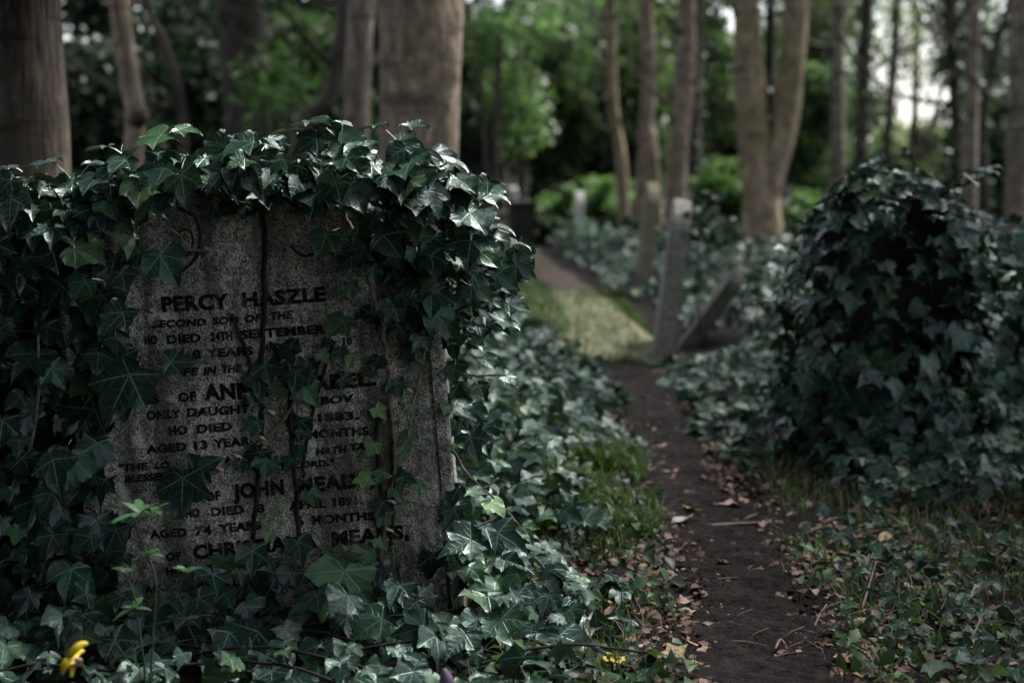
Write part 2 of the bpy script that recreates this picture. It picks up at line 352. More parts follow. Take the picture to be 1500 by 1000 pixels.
# ------------------------------------------------------------------ ivy leaf shapes
def ivy_leaf(seed, lobes=5, petiole=True, low=False, deep=1.0):
    rg = np.random.default_rng(seed); j = lambda a: rg.uniform(-a, a)
    if lobes == 5:
        tips = [(-122+j(8), .36+j(.04)), (-57+j(6), .50+j(.05)), (j(5), .66+j(.06)), (57+j(6), .50+j(.05)), (122+j(8), .36+j(.04))]
        sin_ = [(-168, .10), (-88+j(6), .33*deep+j(.03)), (-28+j(4), .37*deep+j(.04)), (28+j(4), .37*deep+j(.04)), (88+j(6), .33*deep+j(.03)), (168, .10)]
    else:
        tips = [(-75+j(8), .46+j(.05)), (j(6), .66+j(.06)), (75+j(8), .46+j(.05))]
        sin_ = [(-165, .17), (-36+j(5), .42*deep+j(.04)), (36+j(5), .42*deep+j(.04)), (165, .17)]
    P = lambda a, r: np.array([math.sin(math.radians(a))*r, math.cos(math.radians(a))*r])
    fold = rg.uniform(.02, .3); droop = rg.uniform(.05, .5); tw = j(.35)
    def zz(p, edge):
        r2 = p[0]**2+p[1]**2
        return -droop*r2 + fold*abs(p[0])*.55 + tw*p[0]*p[1] + .03*edge
    V, T, U = [], [], []
    def add(p, e=0, dz=0): V.append((p[0], p[1], zz(p, e)+dz)); return len(V)-1
    for k, (a, r) in enumerate(tips):
        d = P(a, 1); pt = P(a, r); s0 = P(*sin_[k]); s1 = P(*sin_[k+1])
        nrm = np.array([d[1], -d[0]])
        i0 = add(np.zeros(2)); iT = add(pt, 0, -.03-.03*rg.random()); iM = add(d*r*.55, 0, -.012)
        side = []
        for sg, sp in ((-1, s0), (1, s1)):
            w = abs(np.dot(sp, nrm)); al = np.dot(sp, d)
            a1 = d*(al+(r-al)*.34)+nrm*sg*max(w*.86, .05)*(1+j(.08)); a2 = d*(al+(r-al)*.72)+nrm*sg*max(w*.40, .03)*(1+j(.1))
            side.append([add(sp, 1, .012)] + ([add(a1, 1, .016)] if not low else []) + [add(a2 if not low else (a1*.6+a2*.4), 1, .008)])
        for sgi, ch in enumerate(side):
            seq = [i0]+ch+[iT]
            for q in range(len(seq)-1):
                t = [seq[q], seq[q+1], iM]
                if sgi == 0: t = t[::1]
                else: t = [seq[q+1], seq[q], iM]
                T.append(t); U.append([((np.dot(V[x][:2], d)), np.dot(V[x][:2], nrm)) for x in t])
    if petiole:
        L = rg.uniform(.35, .65); pp = [(0, .02, .0), (j(.05), -L*.4, -.10-.1*rg.random()), (j(.15), -L*.9, -.38-.2*rg.random())]
        tv, tt = tube_arrays(smooth_pts(pp, 4), [.014, .013, .013, .016], 3, caps=False)
        o = len(V); V += [tuple(x) for x in tv]
        for t in tt: T.append([int(x)+o for x in t]); U.append([(.36, .12)]*3)
    V = np.array(V); T = np.array(T)
    U = np.array(U)
    # faces look up (+Z)
    n = np.cross(V[T[:, 1]]-V[T[:, 0]], V[T[:, 2]]-V[T[:, 0]])[:, 2] < 0
    T[n] = T[n][:, ::-1]; U[n] = U[n][:, ::-1]
    return V, T, U
LEAF = [ivy_leaf(s, 5 if s % 3 else 3, True, False, .80+.36*((s*37) % 10)/10) for s in range(1, 13)]
LEAF_BIG = [ivy_leaf(40+s, 5, True, False, 1.05+.1*s) for s in range(4)]
LEAF_LOW = [ivy_leaf(60+s, 5 if s % 3 else 3, False, True, .95) for s in range(4)]
def leaf_meshes(tpl, mat, nm='ivy_leaf'): return [mesh_np(nm, V, T, True, uv=U.reshape(-1, 2), mat=mat) for V, T, U in tpl]
LM = leaf_meshes(LEAF, M['ivy']); LMB = leaf_meshes(LEAF_BIG, M['ivy']); LMY = leaf_meshes(LEAF[:5], M['ivy_young']); LMG = leaf_meshes(LEAF, M['ivy_ground'])

def frames(nrm, tip):
    n = nrm/np.linalg.norm(nrm, axis=1)[:, None]
    t = tip-n*np.sum(tip*n, axis=1)[:, None]; t /= np.linalg.norm(t, axis=1)[:, None]+1e-9
    x = np.cross(t, n); return np.stack([x, t, n], 2)       # columns = local axes
def leaf_stuff(name, parent, tpls, mat, P, N, Tp, S_, kind='stuff'):
    Vs, Ts, Us, Rs, o = [], [], [], [], 0
    R = frames(N, Tp); ids = RNG.integers(0, len(tpls), len(P)); rnd = RNG.random(len(P))
    for k, (V, T, U) in enumerate(tpls):
        m = np.where(ids == k)[0]
        if not len(m): continue
        W = np.einsum('nij,vj->nvi', R[m], V)*S_[m][:, None, None]+P[m][:, None]
        Vs.append(W.reshape(-1, 3)); Ts.append((T[None]+(np.arange(len(m))*len(V))[:, None, None]+o).reshape(-1, 3)); o += len(m)*len(V)
        Us.append(np.broadcast_to(U[None], (len(m),)+U.shape).reshape(-1, 2)); Rs.append(np.repeat(rnd[m], len(V)))
    me = mesh_np(name, np.vstack(Vs), np.vstack(Ts), True, uv=np.vstack(Us), rnd=np.concatenate(Rs), mat=mat)
    ob = obj(name, me, None, parent)
    if parent is not None: ob.matrix_basis = parent.matrix_basis.inverted()
    if kind: ob['kind'] = kind
    return ob
def leaf_parts(parent, meshes, P, N, Tp, S_, name='leaf'):
    R = frames(N, Tp); inv = parent.matrix_basis.inverted() if parent else Matrix()
    for i in range(len(P)):
        m = Matrix([list(R[i][0]*S_[i])+[P[i][0]], list(R[i][1]*S_[i])+[P[i][1]], list(R[i][2]*S_[i])+[P[i][2]], [0, 0, 0, 1]])
        o = bpy.data.objects.new(name, meshes[int(RNG.integers(len(meshes)))]); COL.objects.link(o)
        o.parent = parent; o.matrix_basis = inv @ m
def wrand(n, a, b): return RNG.uniform(a, b, n)
def split_leaves(parent, meshes, tpls, mat, P, N, Tp, S_, limit=300):
    """the leaves that show largest become parts, the rest one stuff part"""
    d = np.linalg.norm(P-np.array([0, 0, CAMZ]), axis=1)
    vis = S_/d
    px = P[:, 0]/np.maximum(P[:, 1], .1)*F+750
    vis = np.where((px < -40) | (px > 1540) | (P[:, 1] < .5), vis*.01, vis)
    o = np.argsort(-vis)
    a, b = o[:limit], o[limit:]
    leaf_parts(parent, meshes, P[a], N[a], Tp[a], S_[a])
    if len(b): leaf_stuff('leaf_mass', parent, tpls, mat, P[b], N[b], Tp[b], S_[b])

def in_poly(poly, x, y):
    x = np.asarray(x); y = np.asarray(y); c = np.zeros(x.shape, bool); n = len(poly); j = n-1
    for i in range(n):
        xi, yi = poly[i]; xj, yj = poly[j]
        c ^= ((yi > y) != (yj > y)) & (x < (xj-xi)*(y-yi)/(yj-yi+1e-12)+xi); j = i
    return c
def sample_poly(poly, n):
    xs = [p[0] for p in poly]; ys = [p[1] for p in poly]; out = []
    while len(out) < n:
        x = RNG.uniform(min(xs), max(xs), 400); y = RNG.uniform(min(ys), max(ys), 400); m = in_poly(poly, x, y)
        out += list(zip(x[m], y[m]))
    return np.array(out[:n])
def unproj(p, Yv):
    """photo points to places at the given world Y"""
    rx = (p[:, 0]-750)/F; ry = (500-p[:, 1])/F
    dy = math.sin(PITCH)*ry+math.cos(PITCH); dz = math.cos(PITCH)*ry-math.sin(PITCH); t = Yv/dy
    return np.stack([rx*t, Yv, CAMZ+dz*t], 1)

def headstone(name, label, loc, rot, w, h, t, mat, round_=True, cat='headstone', group=None):
    th = thing(name, label, cat, loc, rot, group)
    bm = bmesh.new(); hw = w/2
    P = [(-hw, -.12), (hw, -.12)]
    if round_:
        for i in range(13): a = i/12*math.pi; P.append((hw*math.cos(a), h-.3*w+.3*w*math.sin(a)))
    else: P += [(hw, h-.05), (hw*.85, h), (-hw*.85, h), (-hw, h-.05)]
    f = bm.faces.new([bm.verts.new((x, -t/2, z)) for x, z in P])
    e = bmesh.ops.extrude_face_region(bm, geom=[f]); bmesh.ops.translate(bm, vec=(0, t, 0), verts=[g for g in e['geom'] if isinstance(g, bmesh.types.BMVert)])
    bmesh.ops.recalc_face_normals(bm, faces=bm.faces)
    bmesh.ops.bevel(bm, geom=[q for q in bm.edges if abs(q.calc_face_angle(0)) > .9], offset=.008, segments=2, affect='EDGES')
    me = bpy.data.meshes.new('slab'); bm.to_mesh(me); bm.free(); obj('slab', me, mat, th); return th
# ------------------------------------------------------------------ the inscribed gravestone
SY = 2.75; ROLL = math.radians(-4.5)      # leans to its left
base = Vector(((402-750)/F*SY*1.0, SY, -.02))
stone = thing('gravestone', 'large grey inscribed gravestone leaning left, half smothered in ivy', 'gravestone', base, (0, ROLL, 0))
SW, SH, ST = .735, .915, .11
def outline(w, h, n=20):
    hw = w/2; P = [(-hw, -.12), (hw, -.12), (hw, h-.20), (hw-.035, h-.17), (hw-.045, h-.135)]
    a = hw-.05
    for i in range(1, n):
        t = i/n*math.pi; P.append((a*math.cos(t), h-.135+.135*math.sin(t)))
    P += [(-hw+.045, h-.135), (-hw+.035, h-.17), (-hw, h-.20)]
    return P
bm = bmesh.new()
vs = [bm.verts.new((x, 0, z)) for x, z in outline(SW, SH)]
f = bm.faces.new(vs)
bm.normal_update()
if f.normal.y > 0: f.normal_flip()
ext = bmesh.ops.extrude_face_region(bm, geom=[f])
bmesh.ops.translate(bm, vec=(0, ST, 0), verts=[g for g in ext['geom'] if isinstance(g, bmesh.types.BMVert)])
bmesh.ops.recalc_face_normals(bm, faces=bm.faces)
front = [q for q in bm.faces if q.normal.y < -.9 and q.calc_center_median().y < .01]
for th, dp in ((.005, .004), (.020, 0), (.0035, -.007), (.004, 0), (.0035, .007)):
    bmesh.ops.inset_region(bm, faces=front, thickness=th, depth=dp, use_even_offset=True)
me = bpy.data.meshes.new('slab'); bm.to_mesh(me); bm.free(); obj('slab', me, M['stone'], stone)
FRONT = -.004
def stone_local(x, y):
    p = atY(x, y, SY+FRONT); v = Vector((p.x-base.x, 0, p.z-base.z))
    c, s_ = math.cos(-ROLL), math.sin(-ROLL)      # inverse of rotation about Y by ROLL
    return (v.x*c+v.z*s_, -v.x*s_+v.z*c)
# rotation about Y by a: x' = x cos a + z sin a ; z' = -x sin a + z cos a
TEXT = [
 [('PERCY', 238, 337, 456, 451, 21, 0), ('HASZLE', 356, 478, 449, 440, 20, 0)],
 [('SECOND', 223, 302, 480, 476, 10, .2), ('SON', 312, 349, 475, 473, 10, .1), ('OF', 358, 382, 472, 470, 10, .2), ('THE', 395, 428, 468, 466, 11, .2)],
 [('HO', 212, 231, 504, 503, 12, 0), ('DIED', 245, 295, 503, 500, 12, 0), ('24TH', 309, 341, 499, 497, 12, 0), ('SEPTEMBER', 353, 478, 496, 487, 12, 0)],
 [('D', 259, 271, 527, 526, 12, 0), ('8', 283, 295, 525, 524, 12, 0), ('YEARS', 303, 372, 523, 519, 12, 0), ('AND', 386, 411, 514, 512, 10, .2), ('10', 503, 516, 505, 504, 10, 0)],
 [('FE', 269, 290, 550, 549, 11, .25), ('IN', 298, 316, 549, 547, 11, .25), ('THE', 324, 353, 546, 544, 11, .25), ('A', 362, 374, 543, 542, 11, .25)],
 [('ALS', 193, 234, 592, 590, 13, 0), ('OF', 262, 288, 588, 586, 13, 0), ('ANN', 300, 370, 585, 582, 22, 0), ('ISABEL.', 430, 552, 573, 563, 20, 0)],
 [('ONLY', 215, 265, 614, 611, 12, .1), ('DAUGHT', 274, 366, 610, 604, 12, .1), ('BOV', 470, 518, 592, 588, 11, .1)],
 [('HO', 248, 275, 637, 635, 13, 0), ('DIED', 289, 341, 634, 629, 12, 0), ('1883.', 466, 526, 617, 613, 11, 0)],
 [('AGED', 215, 274, 664, 659, 12, 0), ('13', 285, 305, 658, 656, 12, 0), ('YEAR', 313, 368, 655, 651, 12, 0), ('9', 431, 443, 645, 644, 12, 0), ('MONTHS.', 451, 546, 642, 636, 12, 0)],
 [('"THE', 173, 216, 690, 687, 10, .2), ('LO', 227, 248, 686, 685, 10, .2), ('AVE', 289, 320, 681, 679, 10, .2), ('A', 328, 338, 678, 677, 10, .2), ('HATH', 463, 507, 666, 662, 10, .2), ('TAK', 512, 548, 660, 656, 10, .2)],
 [('BLESSED', 183, 246, 706, 701, 10, .2), ('THE', 388, 419, 688, 686, 9, .2), ('LORD."', 432, 490, 685, 681, 9, .1)],
 [('SO', 263, 289, 736, 734, 13, 0), ('OF', 301, 324, 733, 731, 13, 0), ('JOHN', 342, 417, 730, 722, 21, 0), ('MEADS,', 436, 549, 721, 711, 21, 0)],
 [('WHO', 257, 293, 759, 756, 12, 0), ('DIED', 310, 358, 755, 751, 12, 0), ('8', 376, 388, 750, 749, 12, 0), ('APRIL', 424, 478, 746, 742, 12, 0), ('1891.', 489, 532, 741, 737, 12, 0)],
 [('AGED', 220, 274, 788, 784, 12, 0), ('74', 286, 311, 783, 781, 12, 0), ('YEARS', 321, 384, 779, 774, 12, 0), ('6', 434, 446, 769, 768, 13, 0), ('MONTHS', 457, 549, 767, 760, 12, 0)],
 [('OF', 244, 267, 821, 819, 12, 0), ('CHRISTIANA', 284, 466, 818, 800, 20, 0), ('MEADS,', 487, 600, 798, 787, 20, 0)],
 [('HO', 244, 269, 842, 840, 12, 0), ('DIED', 290, 333, 839, 835, 12, 0), ('11TH', 353, 386, 833, 831, 12, 0), ('ER', 470, 495, 822, 820, 11, 0)],
 [('AG', 213, 235, 868, 866, 11, 0), ('85', 290, 309, 862, 860, 11, 0), ('YE', 327, 350, 858, 856, 11, 0)],
]
def text_arrays(t):
    cu = bpy.data.curves.new('txt', 'FONT'); cu.body = t; cu.resolution_u = 3; cu.offset = .05; cu.space_character = 1.08
    o = bpy.data.objects.new('txt', cu); COL.objects.link(o)
    dg = bpy.context.evaluated_depsgraph_get(); me = bpy.data.meshes.new_from_object(o.evaluated_get(dg))
    V = np.array([v.co[:] for v in me.vertices]); P = [tuple(p.vertices) for p in me.polygons]
    bpy.data.objects.remove(o); bpy.data.curves.remove(cu); bpy.data.meshes.remove(me); return V, P
def islands(nv, polys):
    par = list(range(nv))
    def find(i):
        while par[i] != i: par[i] = par[par[i]]; i = par[i]
        return i
    for p in polys:
        for q in p[1:]: par[find(q)] = find(p[0])
    g = {}
    for p in polys: g.setdefault(find(p[0]), []).append(p)
    return list(g.values())
for line in TEXT:
    for (t, x0, x1, y0, y1, h, sh) in line:
        V, P = text_arrays(t)
        a = stone_local(x0, y0); b = stone_local(x1, y1); hgt = h/F*SY
        mn, mx = V[:, 0].min(), V[:, 0].max(); u = (V[:, 0]-mn)/(mx-mn); v = V[:, 1]/.7
        W = np.stack([a[0]+(b[0]-a[0])*u+sh*v*hgt, np.full(len(V), FRONT-.0012), a[1]+(b[1]-a[1])*u+v*hgt], 1)
        for grp in islands(len(V), P):      # each letter stands a little proud of the stone
            ids = sorted({i for p in grp for i in p}); mp = {i: k for k, i in enumerate(ids)}
            bm = bmesh.new(); bv = [bm.verts.new(W[i]) for i in ids]
            for p in grp:
                try: bm.faces.new([bv[mp[i]] for i in p])
                except ValueError: pass
            r = bmesh.ops.extrude_face_region(bm, geom=list(bm.faces))
            bmesh.ops.translate(bm, vec=(0, .004, 0), verts=[g for g in r['geom'] if isinstance(g, bmesh.types.BMVert)])
            bmesh.ops.recalc_face_normals(bm, faces=bm.faces)
            me = bpy.data.meshes.new('letter'); bm.to_mesh(me); bm.free(); obj('letter', me, M['letter'], stone)
# carved scrollwork near the top
def carve(pts, r=.0035):
    P = [(*stone_local(x, y),) for x, y in pts]; P = smooth_pts([(p[0], FRONT, p[1]) for p in P], 26)
    V, T = tube_arrays(P, r, 6); obj('carved_scroll', mesh_np('carved_scroll', V, T, True, mat=M['stone_dark']), None, stone)
carve([(262, 305), (285, 318), (293, 345), (288, 375), (270, 395), (255, 402)], .003); carve([(262, 340), (276, 336), (283, 352), (276, 372), (262, 380)], .002)
carve([(425, 360), (445, 375), (470, 368), (490, 372)], .0025)

# ------------------------------------------------------------------ ivy on the gravestone
def stem(parent, pts, r, mat=None, n=None, sides=6, name='stem', wob=.25):
    inv = parent.matrix_basis.inverted()
    P = [inv @ Vector(p) for p in pts]; n = n or max(8, len(P)*5)
    rr = lerp_r(r, n) if hasattr(r, '__len__') else np.full(n, r)
    Q = smooth_pts(P, n); Q = Q+RNG.normal(0, 1, Q.shape)*float(np.mean(rr))*.35
    V, T = tube_arrays(Q, rr, sides, wob, RNG.random()*50)
    return obj(name, mesh_np(name, V, T, True, mat=mat or M['stem']), None, parent)
def pxs(pts, dy): return [atY(x, y, SY+dy) for x, y in pts]

ivyA = thing('ivy_plant', 'ivy crowning the inscribed gravestone and trailing down over its lettering', 'ivy', (base.x, SY+.02, 0))
P, N, Tp, Sz = [], [], [], []
def put(p, n, t, s): P.append(tuple(p)); N.append(tuple(n)); Tp.append(tuple(t)); Sz.append(s)
def jit(v, a): return Vector(v)+Vector(RNG.normal(0, a, 3))
# leaves read one by one from the photograph: x, y, width in pixels, direction of the tip on the picture (degrees, 90 = down), how far the leaf looks up, gap to the stone
HERO = [(238,196,95,165,.75,.07),(262,190,60,-12,.8,.06),(372,208,95,150,.65,.09),(395,205,60,20,.7,.08),(470,180,90,185,.92,.04),(500,180,50,10,.95,.03),
 (415,248,85,125,.45,.11),(470,250,75,95,.4,.12),(462,292,90,160,.35,.13),(490,285,60,60,.35,.13),(415,284,62,165,.4,.12),(525,240,85,170,.6,.10),(545,243,60,25,.6,.1),
 (515,276,78,60,.4,.12),(592,285,88,70,.4,.13),(630,300,60,45,.5,.12),(478,344,62,105,.35,.1),(562,345,80,60,.5,.13),(515,376,62,140,.45,.1),(632,374,62,75,.35,.12),
 (606,424,55,75,.35,.09),(620,440,60,70,.35,.09),(512,418,40,80,.25,.05),(502,468,62,125,.3,.07),(540,458,42,170,.3,.05),(562,462,55,35,.3,.05),(585,480,48,55,.35,.05),
 (715,268,72,140,.7,.08),(688,312,85,60,.6,.13),(722,285,55,20,.85,.08),(690,352,95,100,.5,.12),(700,365,80,40,.45,.1),(718,330,70,35,.8,.06),(740,352,75,40,.92,.03),(745,445,62,20,.6,.02),(690,448,55,175,.7,.08),
 (712,455,80,40,.6,.09),(735,470,55,50,.7,.05),(740,550,50,30,.6,.0),(690,600,70,70,.2,-.02),(665,540,45,95,.3,.06),
 (78,370,105,160,.55,.12),(110,365,85,10,.55,.12),(235,373,85,60,.35,.10),(205,368,60,160,.35,.09),(208,270,80,85,.5,.12),(250,258,58,70,.45,.1),(140,318,72,120,.5,.12),(165,312,72,50,.45,.11),
 (118,322,60,95,.45,.12),(55,335,72,80,.5,.12),(168,378,80,100,.3,.08),(150,432,95,110,.2,.06),(180,457,92,120,.25,.1),(190,548,135,115,.3,.1),(250,530,70,-10,.35,.1),(268,700,110,95,.15,.07),(285,690,80,-40,.2,.06),
 (30,410,90,120,.4,.1),(20,245,60,170,.9,.06),(75,235,75,170,.95,.04),(135,238,60,0,.95,.03),(95,275,70,20,.8,.06),(560,185,62,180,.97,.0),(600,183,60,5,.97,.0),(650,232,80,40,.8,.05),(600,240,70,60,.7,.08),(672,262,70,60,.7,.1),
 (330,225,70,110,.6,.09),(300,232,60,60,.65,.08),(185,235,65,120,.65,.1),(340,200,55,20,.9,.03),(430,190,60,150,.93,.02),(160,215,60,170,.9,.04)]
def add_hero(H):
    for x, y, wpx, ang, up, gap in H:
        p = atY(x, y, SY-gap); a = math.radians(ang)
        put(p, jit((.10*math.cos(a), -(1-up)-.12, up+.10), .10), jit((math.cos(a), -.25, -math.sin(a)), .08), wpx*.86/F*SY)
add_hero(HERO)
def fill(poly, n, s0, s1, up0, up1, g0, g1, ang=(60, 120)):
    q = sample_poly(poly, n)
    for x, y in q:
        g = RNG.uniform(g0, g1); p = atY(x, y, SY-g); a = math.radians(RNG.uniform(*ang)); u = RNG.uniform(up0, up1)
        put(p, jit((.2*math.cos(a), -(1-u)-.1, u+.05), .22), jit((math.cos(a), -.3, -math.sin(a)), .2), RNG.uniform(s0, s1)/F*SY)
fill([(90,262),(180,225),(300,212),(480,200),(600,205),(680,250),(690,320),(600,300),(520,270),(400,270),(300,262),(230,290),(110,310)], 80, 32, 78, .25, .8, .02, .12, (20, 160))
fill([(110,262),(300,232),(480,222),(600,232),(650,300),(520,285),(400,282),(300,262),(220,300)], 34, 45, 85, .3, .7, .10, .17, (40, 140))
fill([(570,280),(680,245),(745,310),(765,390),(745,470),(665,480),(640,440),(600,380)], 70, 32, 76, .2, .85, -.06, .10, (0, 120))
fill([(655,470),(745,470),(735,550),(690,600),(665,560)], 9, 35, 60, .3, .8, -.06, .04, (0, 110))
fill([(520,300),(640,300),(640,400),(560,380)], 14, 40, 65, .2, .5, .03, .09)
fill([(490,300),(640,300),(650,480),(600,510),(545,420)], 44, 28, 62, .15, .55, .02, .11, (40, 130))
fill([(372,470),(400,470),(398,850),(360,850)], 9, 34, 62, .05, .35, .012, .03, (60, 120))
fill([(418,500),(460,500),(455,850),(420,850)], 10, 34, 62, .05, .35, .012, .03, (60, 120))
fill([(658,480),(705,480),(715,800),(668,800)], 15, 40, 80, .2, .7, -.09, .02, (20, 120))  # extra leaves added to shade the stone's bright right edge
nhead = len(P)
# the rest of the crown lies over the top and down the back of the stone
c, s_ = math.cos(ROLL), math.sin(ROLL)
for i in range(210):
    lx = RNG.uniform(-.44, .46); top = SH-.02-.12*abs(lx/.4)**3
    ly = RNG.uniform(-.04, .26); lz = top+RNG.uniform(-.05, .03) - max(0, ly-.12)*1.6
    p = (base.x+lx*c+lz*s_, SY+ly, base.z-lx*s_+lz*c)
    put(p, jit((lx*.8, -.3+ly*2, 1), .3), jit((lx*2, -.5+ly*4, -.3), .5), RNG.uniform(.05, .105))
for i in range(150):     # back of the stone
    lx = RNG.uniform(-.42, .42); lz = RNG.uniform(.1, .85)
    put((base.x+lx*c+lz*s_, SY+ST+RNG.uniform(.03, .1), base.z-lx*s_+lz*c), jit((0, .8, .5), .25), jit((0, .2, -1), .3), RNG.uniform(.06, .1))
P, N, Tp, Sz = map(np.array, (P, N, Tp, Sz))
order = np.arange(len(P)); nh = 300
vis = order[:min(nh, len(P))]
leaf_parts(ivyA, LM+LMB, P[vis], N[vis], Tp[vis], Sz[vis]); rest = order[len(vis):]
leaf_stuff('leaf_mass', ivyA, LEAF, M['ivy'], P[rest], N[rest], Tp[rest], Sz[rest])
# young trailing leaves on the stone face
YOUNG = [(455,548,32,80,.5),(500,555,36,20,.4),(400,570,34,5,.7),(350,678,30,70,.3),(428,672,36,110,.4),(404,747,26,100,.4),(395,780,28,100,.5),(560,690,38,110,.4),(578,714,40,60,.4),(560,735,40,100,.35),(590,700,38,40,.6),
 (563,752,36,110,.4),(555,790,34,60,.5),(575,830,34,60,.4),(600,868,44,80,.4),(555,525,36,110,.4),(615,528,36,80,.35),(578,560,42,75,.4),(602,592,26,80,.3),(552,598,34,50,.4),(600,634,36,90,.4),(548,650,34,110,.4),(470,520,32,70,.5),(482,498,28,120,.6),
 (365,868,34,60,.5),(372,838,20,0,.8),(430,500,28,120,.5),(395,600,28,90,.5),(440,630,34,40,.4),(580,690,30,20,.5),(52,520,20,0,.7),(55,545,20,180,.6),(60,572,22,0,.6),(62,598,24,180,.6),(50,500,20,170,.7),(545,545,28,160,.5),(515,520,34,100,.2),
 (720,735,48,60,.6),(665,745,50,110,.5),(690,720,40,20,.7),(660,655,22,60,.6),(668,648,26,40,.6),(655,595,24,110,.5),(497,512,30,80,.3),(590,655,34,60,.5),(540,700,40,170,.5),(610,710,30,30,.6)]
Pn, Nn, Tn, Sn = [], [], [], []
for x, y, wpx, ang, up in YOUNG:
    a = math.radians(ang)
    g = .012+.02*RNG.random()
    Pn.append(tuple(atY(x, y, SY-g))); Nn.append(tuple(jit((0, -(1-up)-.05, up), .12))); Tn.append((math.cos(a), -.1, -math.sin(a))); Sn.append(wpx*1.0/F*SY)
leaf_parts(ivyA, LMY+LM[:3], *map(np.array, (Pn, Nn, Tn, Sn)), name='young_leaf')
ST_A = [([(470,245),(492,292),(515,335),(530,375),(545,425),(557,470),(566,515),(570,545)], .05, [.006,.0055,.005,.0045,.004]),
 ([(570,540),(572,600),(578,650),(576,700),(566,745),(560,800),(556,850),(560,900)], .014, [.0035,.003,.0035]),
 ([(655,360),(650,420),(638,470),(622,520),(612,560),(604,600),(598,640)], .03, [.004,.003,.002]),
 ([(455,545),(440,575),(415,615),(385,645),(350,668),(320,690),(285,690)], .02, [.002,.0032,.004]),
 ([(400,750),(385,800),(375,840),(350,878),(315,905),(290,925)], .02, [.002,.003,.0035]),
 ([(575,800),(577,870),(583,930),(590,960)], .016, [.003,.003]),
 ([(640,350),(660,400),(690,420),(715,430),(735,425)], .06, [.004,.003,.002]),
 ([(655,545),(700,550),(740,548)], .0, [.003,.002]),
 ([(648,560),(680,520),(700,500)], .0, [.003,.002]),
 ([(300,280),(340,292),(380,302)], .04, [.003,.0025]), ([(252,362),(275,366),(305,368)], .02, [.003,.004]), ([(240,332),(262,345),(268,362)], .03, [.0022,.0022]),
 ([(0,436),(60,432),(100,425),(138,412)], .05, [.003,.0025]), ([(54,430),(56,500),(58,560),(45,650),(20,710),(0,735)], .06, [.003,.003]),
 ([(660,655),(690,700),(730,735),(760,770)], .01, [.003,.002]), ([(660,735),(700,720),(730,700)], .01, [.002,.002]), ([(655,760),(700,770),(745,745)], .01, [.002,.002]), ([(545,468),(530,480),(520,490)], .03, [.0015,.001])]
for pts, gap, r in ST_A: stem(ivyA, pxs(pts, -gap), r)
for pts, r in [([(386,300),(388,380),(387,470),(384,560),(383,640),(378,700),(372,790)], .0042), ([(430,520),(425,600),(432,700),(440,790),(442,830)], .0042), ([(553,600),(553,660),(560,720),(558,790)], .004), ([(470,560),(450,640),(445,700)], .003),
               ([(340,460),(355,500),(372,540),(383,560)], .003), ([(395,500),(410,530),(387,555)], .003), ([(490,500),(470,560),(458,600)], .0035), ([(575,640),(577,720),(572,800)], .0035)]:
    stem(ivyA, pxs(pts, -.009), r, M['stem_dark'])
for x, y in [(432,575),(384,642),(398,604),(348,668),(288,692),(322,687),(450,548),(574,735),(571,776),(600,572),(575,842)]:   # pale rootlets and nodes
    p = pxs([(x-5, y-3), (x, y), (x+5, y+2)], -.024); stem(ivyA, p, [.0015, .0034, .002], M['rootlet'], 8, name='node')

# ------------------------------------------------------------------ ivy thicket at the left of the stone
headstone('headstone', 'added black slab standing in for deep shade inside the left ivy thicket', (-1.12, SY+.16, 0), (0, math.radians(-2), 0), .52, .74, .12, M['shade_black'])  # added slab, so gaps between the left leaves look black with shade
ivyB = thing('ivy_plant', 'dark ivy thicket filling the left side beside the inscribed gravestone', 'ivy', (atY(60, 900, SY).x, SY, 0))
P, N, Tp, Sz = [], [], [], []
fill([(-60,262),(60,262),(120,280),(215,300),(215,380),(190,480),(160,560),(150,700),(140,900),(-60,940)], 125, 35, 92, .1, .55, -.02, .14, (60, 130))
fill([(140,420),(210,430),(215,620),(190,880),(130,900)], 20, 50, 100, .05, .35, .02, .06, (70, 130))
nb = len(P)
fill([(-200,262),(60,262),(160,300),(150,900),(-200,940)], 120, 50, 100, .1, .6, -.09, .02, (40, 140))
for i in range(160):
    x = RNG.uniform(-1.35, -.78); y = SY+RNG.uniform(-.1, .35); put((x, y, .80+RNG.uniform(-.06, .06)), jit((0, -.2, 1), .3), jit((0, -.3, -.2), .6), RNG.uniform(.07, .11))
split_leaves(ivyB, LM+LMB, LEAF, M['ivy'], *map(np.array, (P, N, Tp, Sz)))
for i in range(16):
    x = RNG.uniform(-1.3, -.8); z0 = hz(x, SY+.1)
    stem(ivyB, [(x, SY+.12, z0-.02), (x+RNG.normal(0, .05), SY+.1, .3), (x+RNG.normal(0, .08), SY+.05, .55), (x+RNG.normal(0, .1), SY+RNG.uniform(-.1, .1), .8)], [.008, .006, .003], M['stem_dark'])

